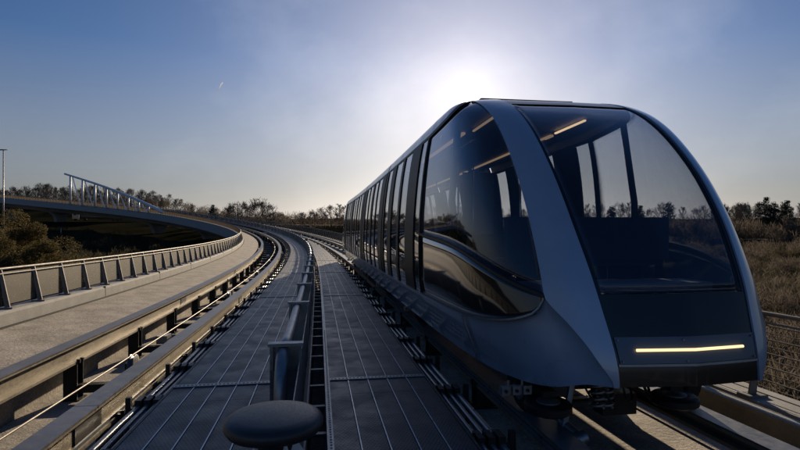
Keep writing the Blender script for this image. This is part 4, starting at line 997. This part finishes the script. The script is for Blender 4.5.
# trees to the right: skyline and behind the train
for i in range(66):
    px = (395 + 480 * (i / 45)) if i < 46 else 716 + 84 * ((i - 46) / 19) + random.uniform(-6, 6); d = random.uniform(125, 185); x, y = at_px(px, d); gz = float(terr(x, y)); H = max(4, Z0 + (223.5 - random.uniform(200, 208)) / 520 * d - gz)
    if 752 < px < 800 and d < 140: continue
    place_tree('bare_tree', bare[i % 4], x, y, H / 10, 'slender bare tree beyond the field, ' + ('hidden behind the train' if px < 715 else 'right of the train and left of the pines' if px < 758 else 'beside the pines'), 'tree', 'bare trees beyond the right-hand field', .7)
for k, (px, ty, d, lab) in enumerate([(765, 198, 118, 'tallest dark pine on the right skyline, left of its neighbours'), (774, 203, 116, 'middle dark pine of the three on the right skyline'), (787, 201, 119, 'dark pine at the right edge of the skyline group'), (668, 203, 130, 'dark pine seen through the train glass, right one'), (640, 206, 130, 'dark pine seen through the train glass, middle one'), (612, 207, 132, 'dark pine seen through the train glass, left one'), (806, 208, 120, 'dark pine just outside the right skyline group')]):
    x, y = at_px(px, d); gz = float(terr(x, y)); H = Z0 + (223.5 - ty) / 520 * d - gz
    place_tree('pine_tree', pines[k % 2], x, y, H / 10, lab, 'tree', None, 1.0)

def stuff_cloud(name, label, cat, m, centers, n, size, flat=.8, asp=.07, upr=1.2):
    q = leafcloud(centers, n, size, flat=flat, asp=asp, upr=upr); o = quads_obj(name, q, m, None, 'stuff'); tag(o, label, cat); return o
# far wood: a dark mass of twigs under the skyline
pts = []
for i in range(1500):
    az = random.uniform(-42, 46); d = random.uniform(185, 240) if az > -24 else random.uniform(236, 262); x = d * math.tan(R(az)); y = d
    if az > 20: d = random.uniform(128, 160); x = d * math.sin(R(az)) ; y = d * math.cos(R(az))
    if az < -33 and random.random() < .4: continue
    pts.append((x, y, float(terr(x, y)) + random.uniform(.3, 3.6), random.uniform(1.2, 2.6)))
stuff_cloud('woodland', 'dark leafless wood and undergrowth along the horizon', 'woodland', M['wood'], pts, 80, .7)
# scrub in the valley on the left and on the field to the right
def clear(x, y, r=9):
    d = np.hypot(_x - x, _y - y).min(); return d > r
pts = []
for i in range(1500):
    az = random.uniform(22, 52); d = 10 + 110 * random.random() ** 1.25; x = d * math.sin(R(az)); y = d * math.cos(R(az))
    if not clear(x, y, 10): continue
    r_ = random.uniform(.4, 1.1); pts.append((x, y, float(terr(x, y)) + r_ * .5, r_))
stuff_cloud('scrub', 'brown leafless scrub and dry grass covering the field right of the viaduct', 'scrub', M['scrub'], pts, 190, .26)
pts = []
for i in range(420):
    az = random.uniform(24, 50); d = 16 + 104 * random.random(); x = d * math.sin(R(az)); y = d * math.cos(R(az))
    if not clear(x, y, 12): continue
    r_ = random.uniform(.7, 1.7); pts.append((x, y, float(terr(x, y)) + r_ * .7, r_))
stuff_cloud('thicket', 'darker brown-green thickets dotted over the field right of the viaduct', 'thicket', M['wood'], pts, 260, .3)
pts = []
for i in range(1100):
    az = random.uniform(-62, -14); d = 24 + 165 * random.random(); x = d * math.sin(R(az)); y = d * math.cos(R(az))
    if not clear(x, y, 12) or 190 < math.hypot(x, y) < 220: continue
    r_ = random.uniform(.5, 1.5); pts.append((x, y, float(terr(x, y)) + r_ * .5, r_))
stuff_cloud('undergrowth', 'dark undergrowth and brambles covering the valley left of the viaduct', 'undergrowth', M['scrub'], pts, 130, .34)
# the big olive-brown bush on the left
def big_bush(x, y, w_, H, label, seed):
    r = random.Random(seed); z = float(terr(x, y)); root = empty('bush', (x, y, z), label, 'bush'); pts = []; T = MB()
    for i in range(190):
        a = r.uniform(0, 6.283); t = r.random(); e = math.acos(r.uniform(-.1, 1)); L = r.uniform(.72, 1.0) if i % 3 else r.uniform(.3, .8)
        p = (x + w_ * L * math.sin(e) * math.cos(a), y + w_ * L * math.sin(e) * math.sin(a), z + H * .12 + H * .80 * L * max(0, math.cos(e)) + r.uniform(-.2, .4)); pts.append((*p, r.uniform(.5, 1.05)))
        if i % 5 == 0: T.tube([(x, y, z), ((x + p[0]) / 2, (y + p[1]) / 2, z + (p[2] - z) * .6), p], .09, 5, False, .02)
    quads_obj('foliage', leafcloud(pts, 1100, .052), M['olive'], root); T.build('stems', M['bark'], root)
big_bush(-23.5, 31.5, 4.3, 9.1, 'large rounded olive-brown bush beside the viaduct at the left edge', 5)
big_bush(-29.5, 34, 4.2, 9.6, 'second olive-brown bush, cut off by the left edge of the picture', 6)
big_bush(-19.2, 30.5, 2.8, 5.4, 'lower olive-brown bush on the right flank of the large one', 7)

# ------------------------------------------------------------------ contrail
p0 = Vector(((218 - 400) / 520 * 3000, 3000, (223.5 - 91) / 520 * 3000 + Z0)); p1 = Vector(((223 - 400) / 520 * 3000, 3000, (223.5 - 82) / 520 * 3000 + Z0))
tag(MB().tube([p0, p0.lerp(p1, .5), p1], 1.2, 8, True, 3.4).build('contrail', veg(mat('ice_trail', (.95, .96, .98), 1.0, 0), .8), None, smooth=True), 'short white vapour trail high in the sky left of the sun', 'contrail', kind='stuff')
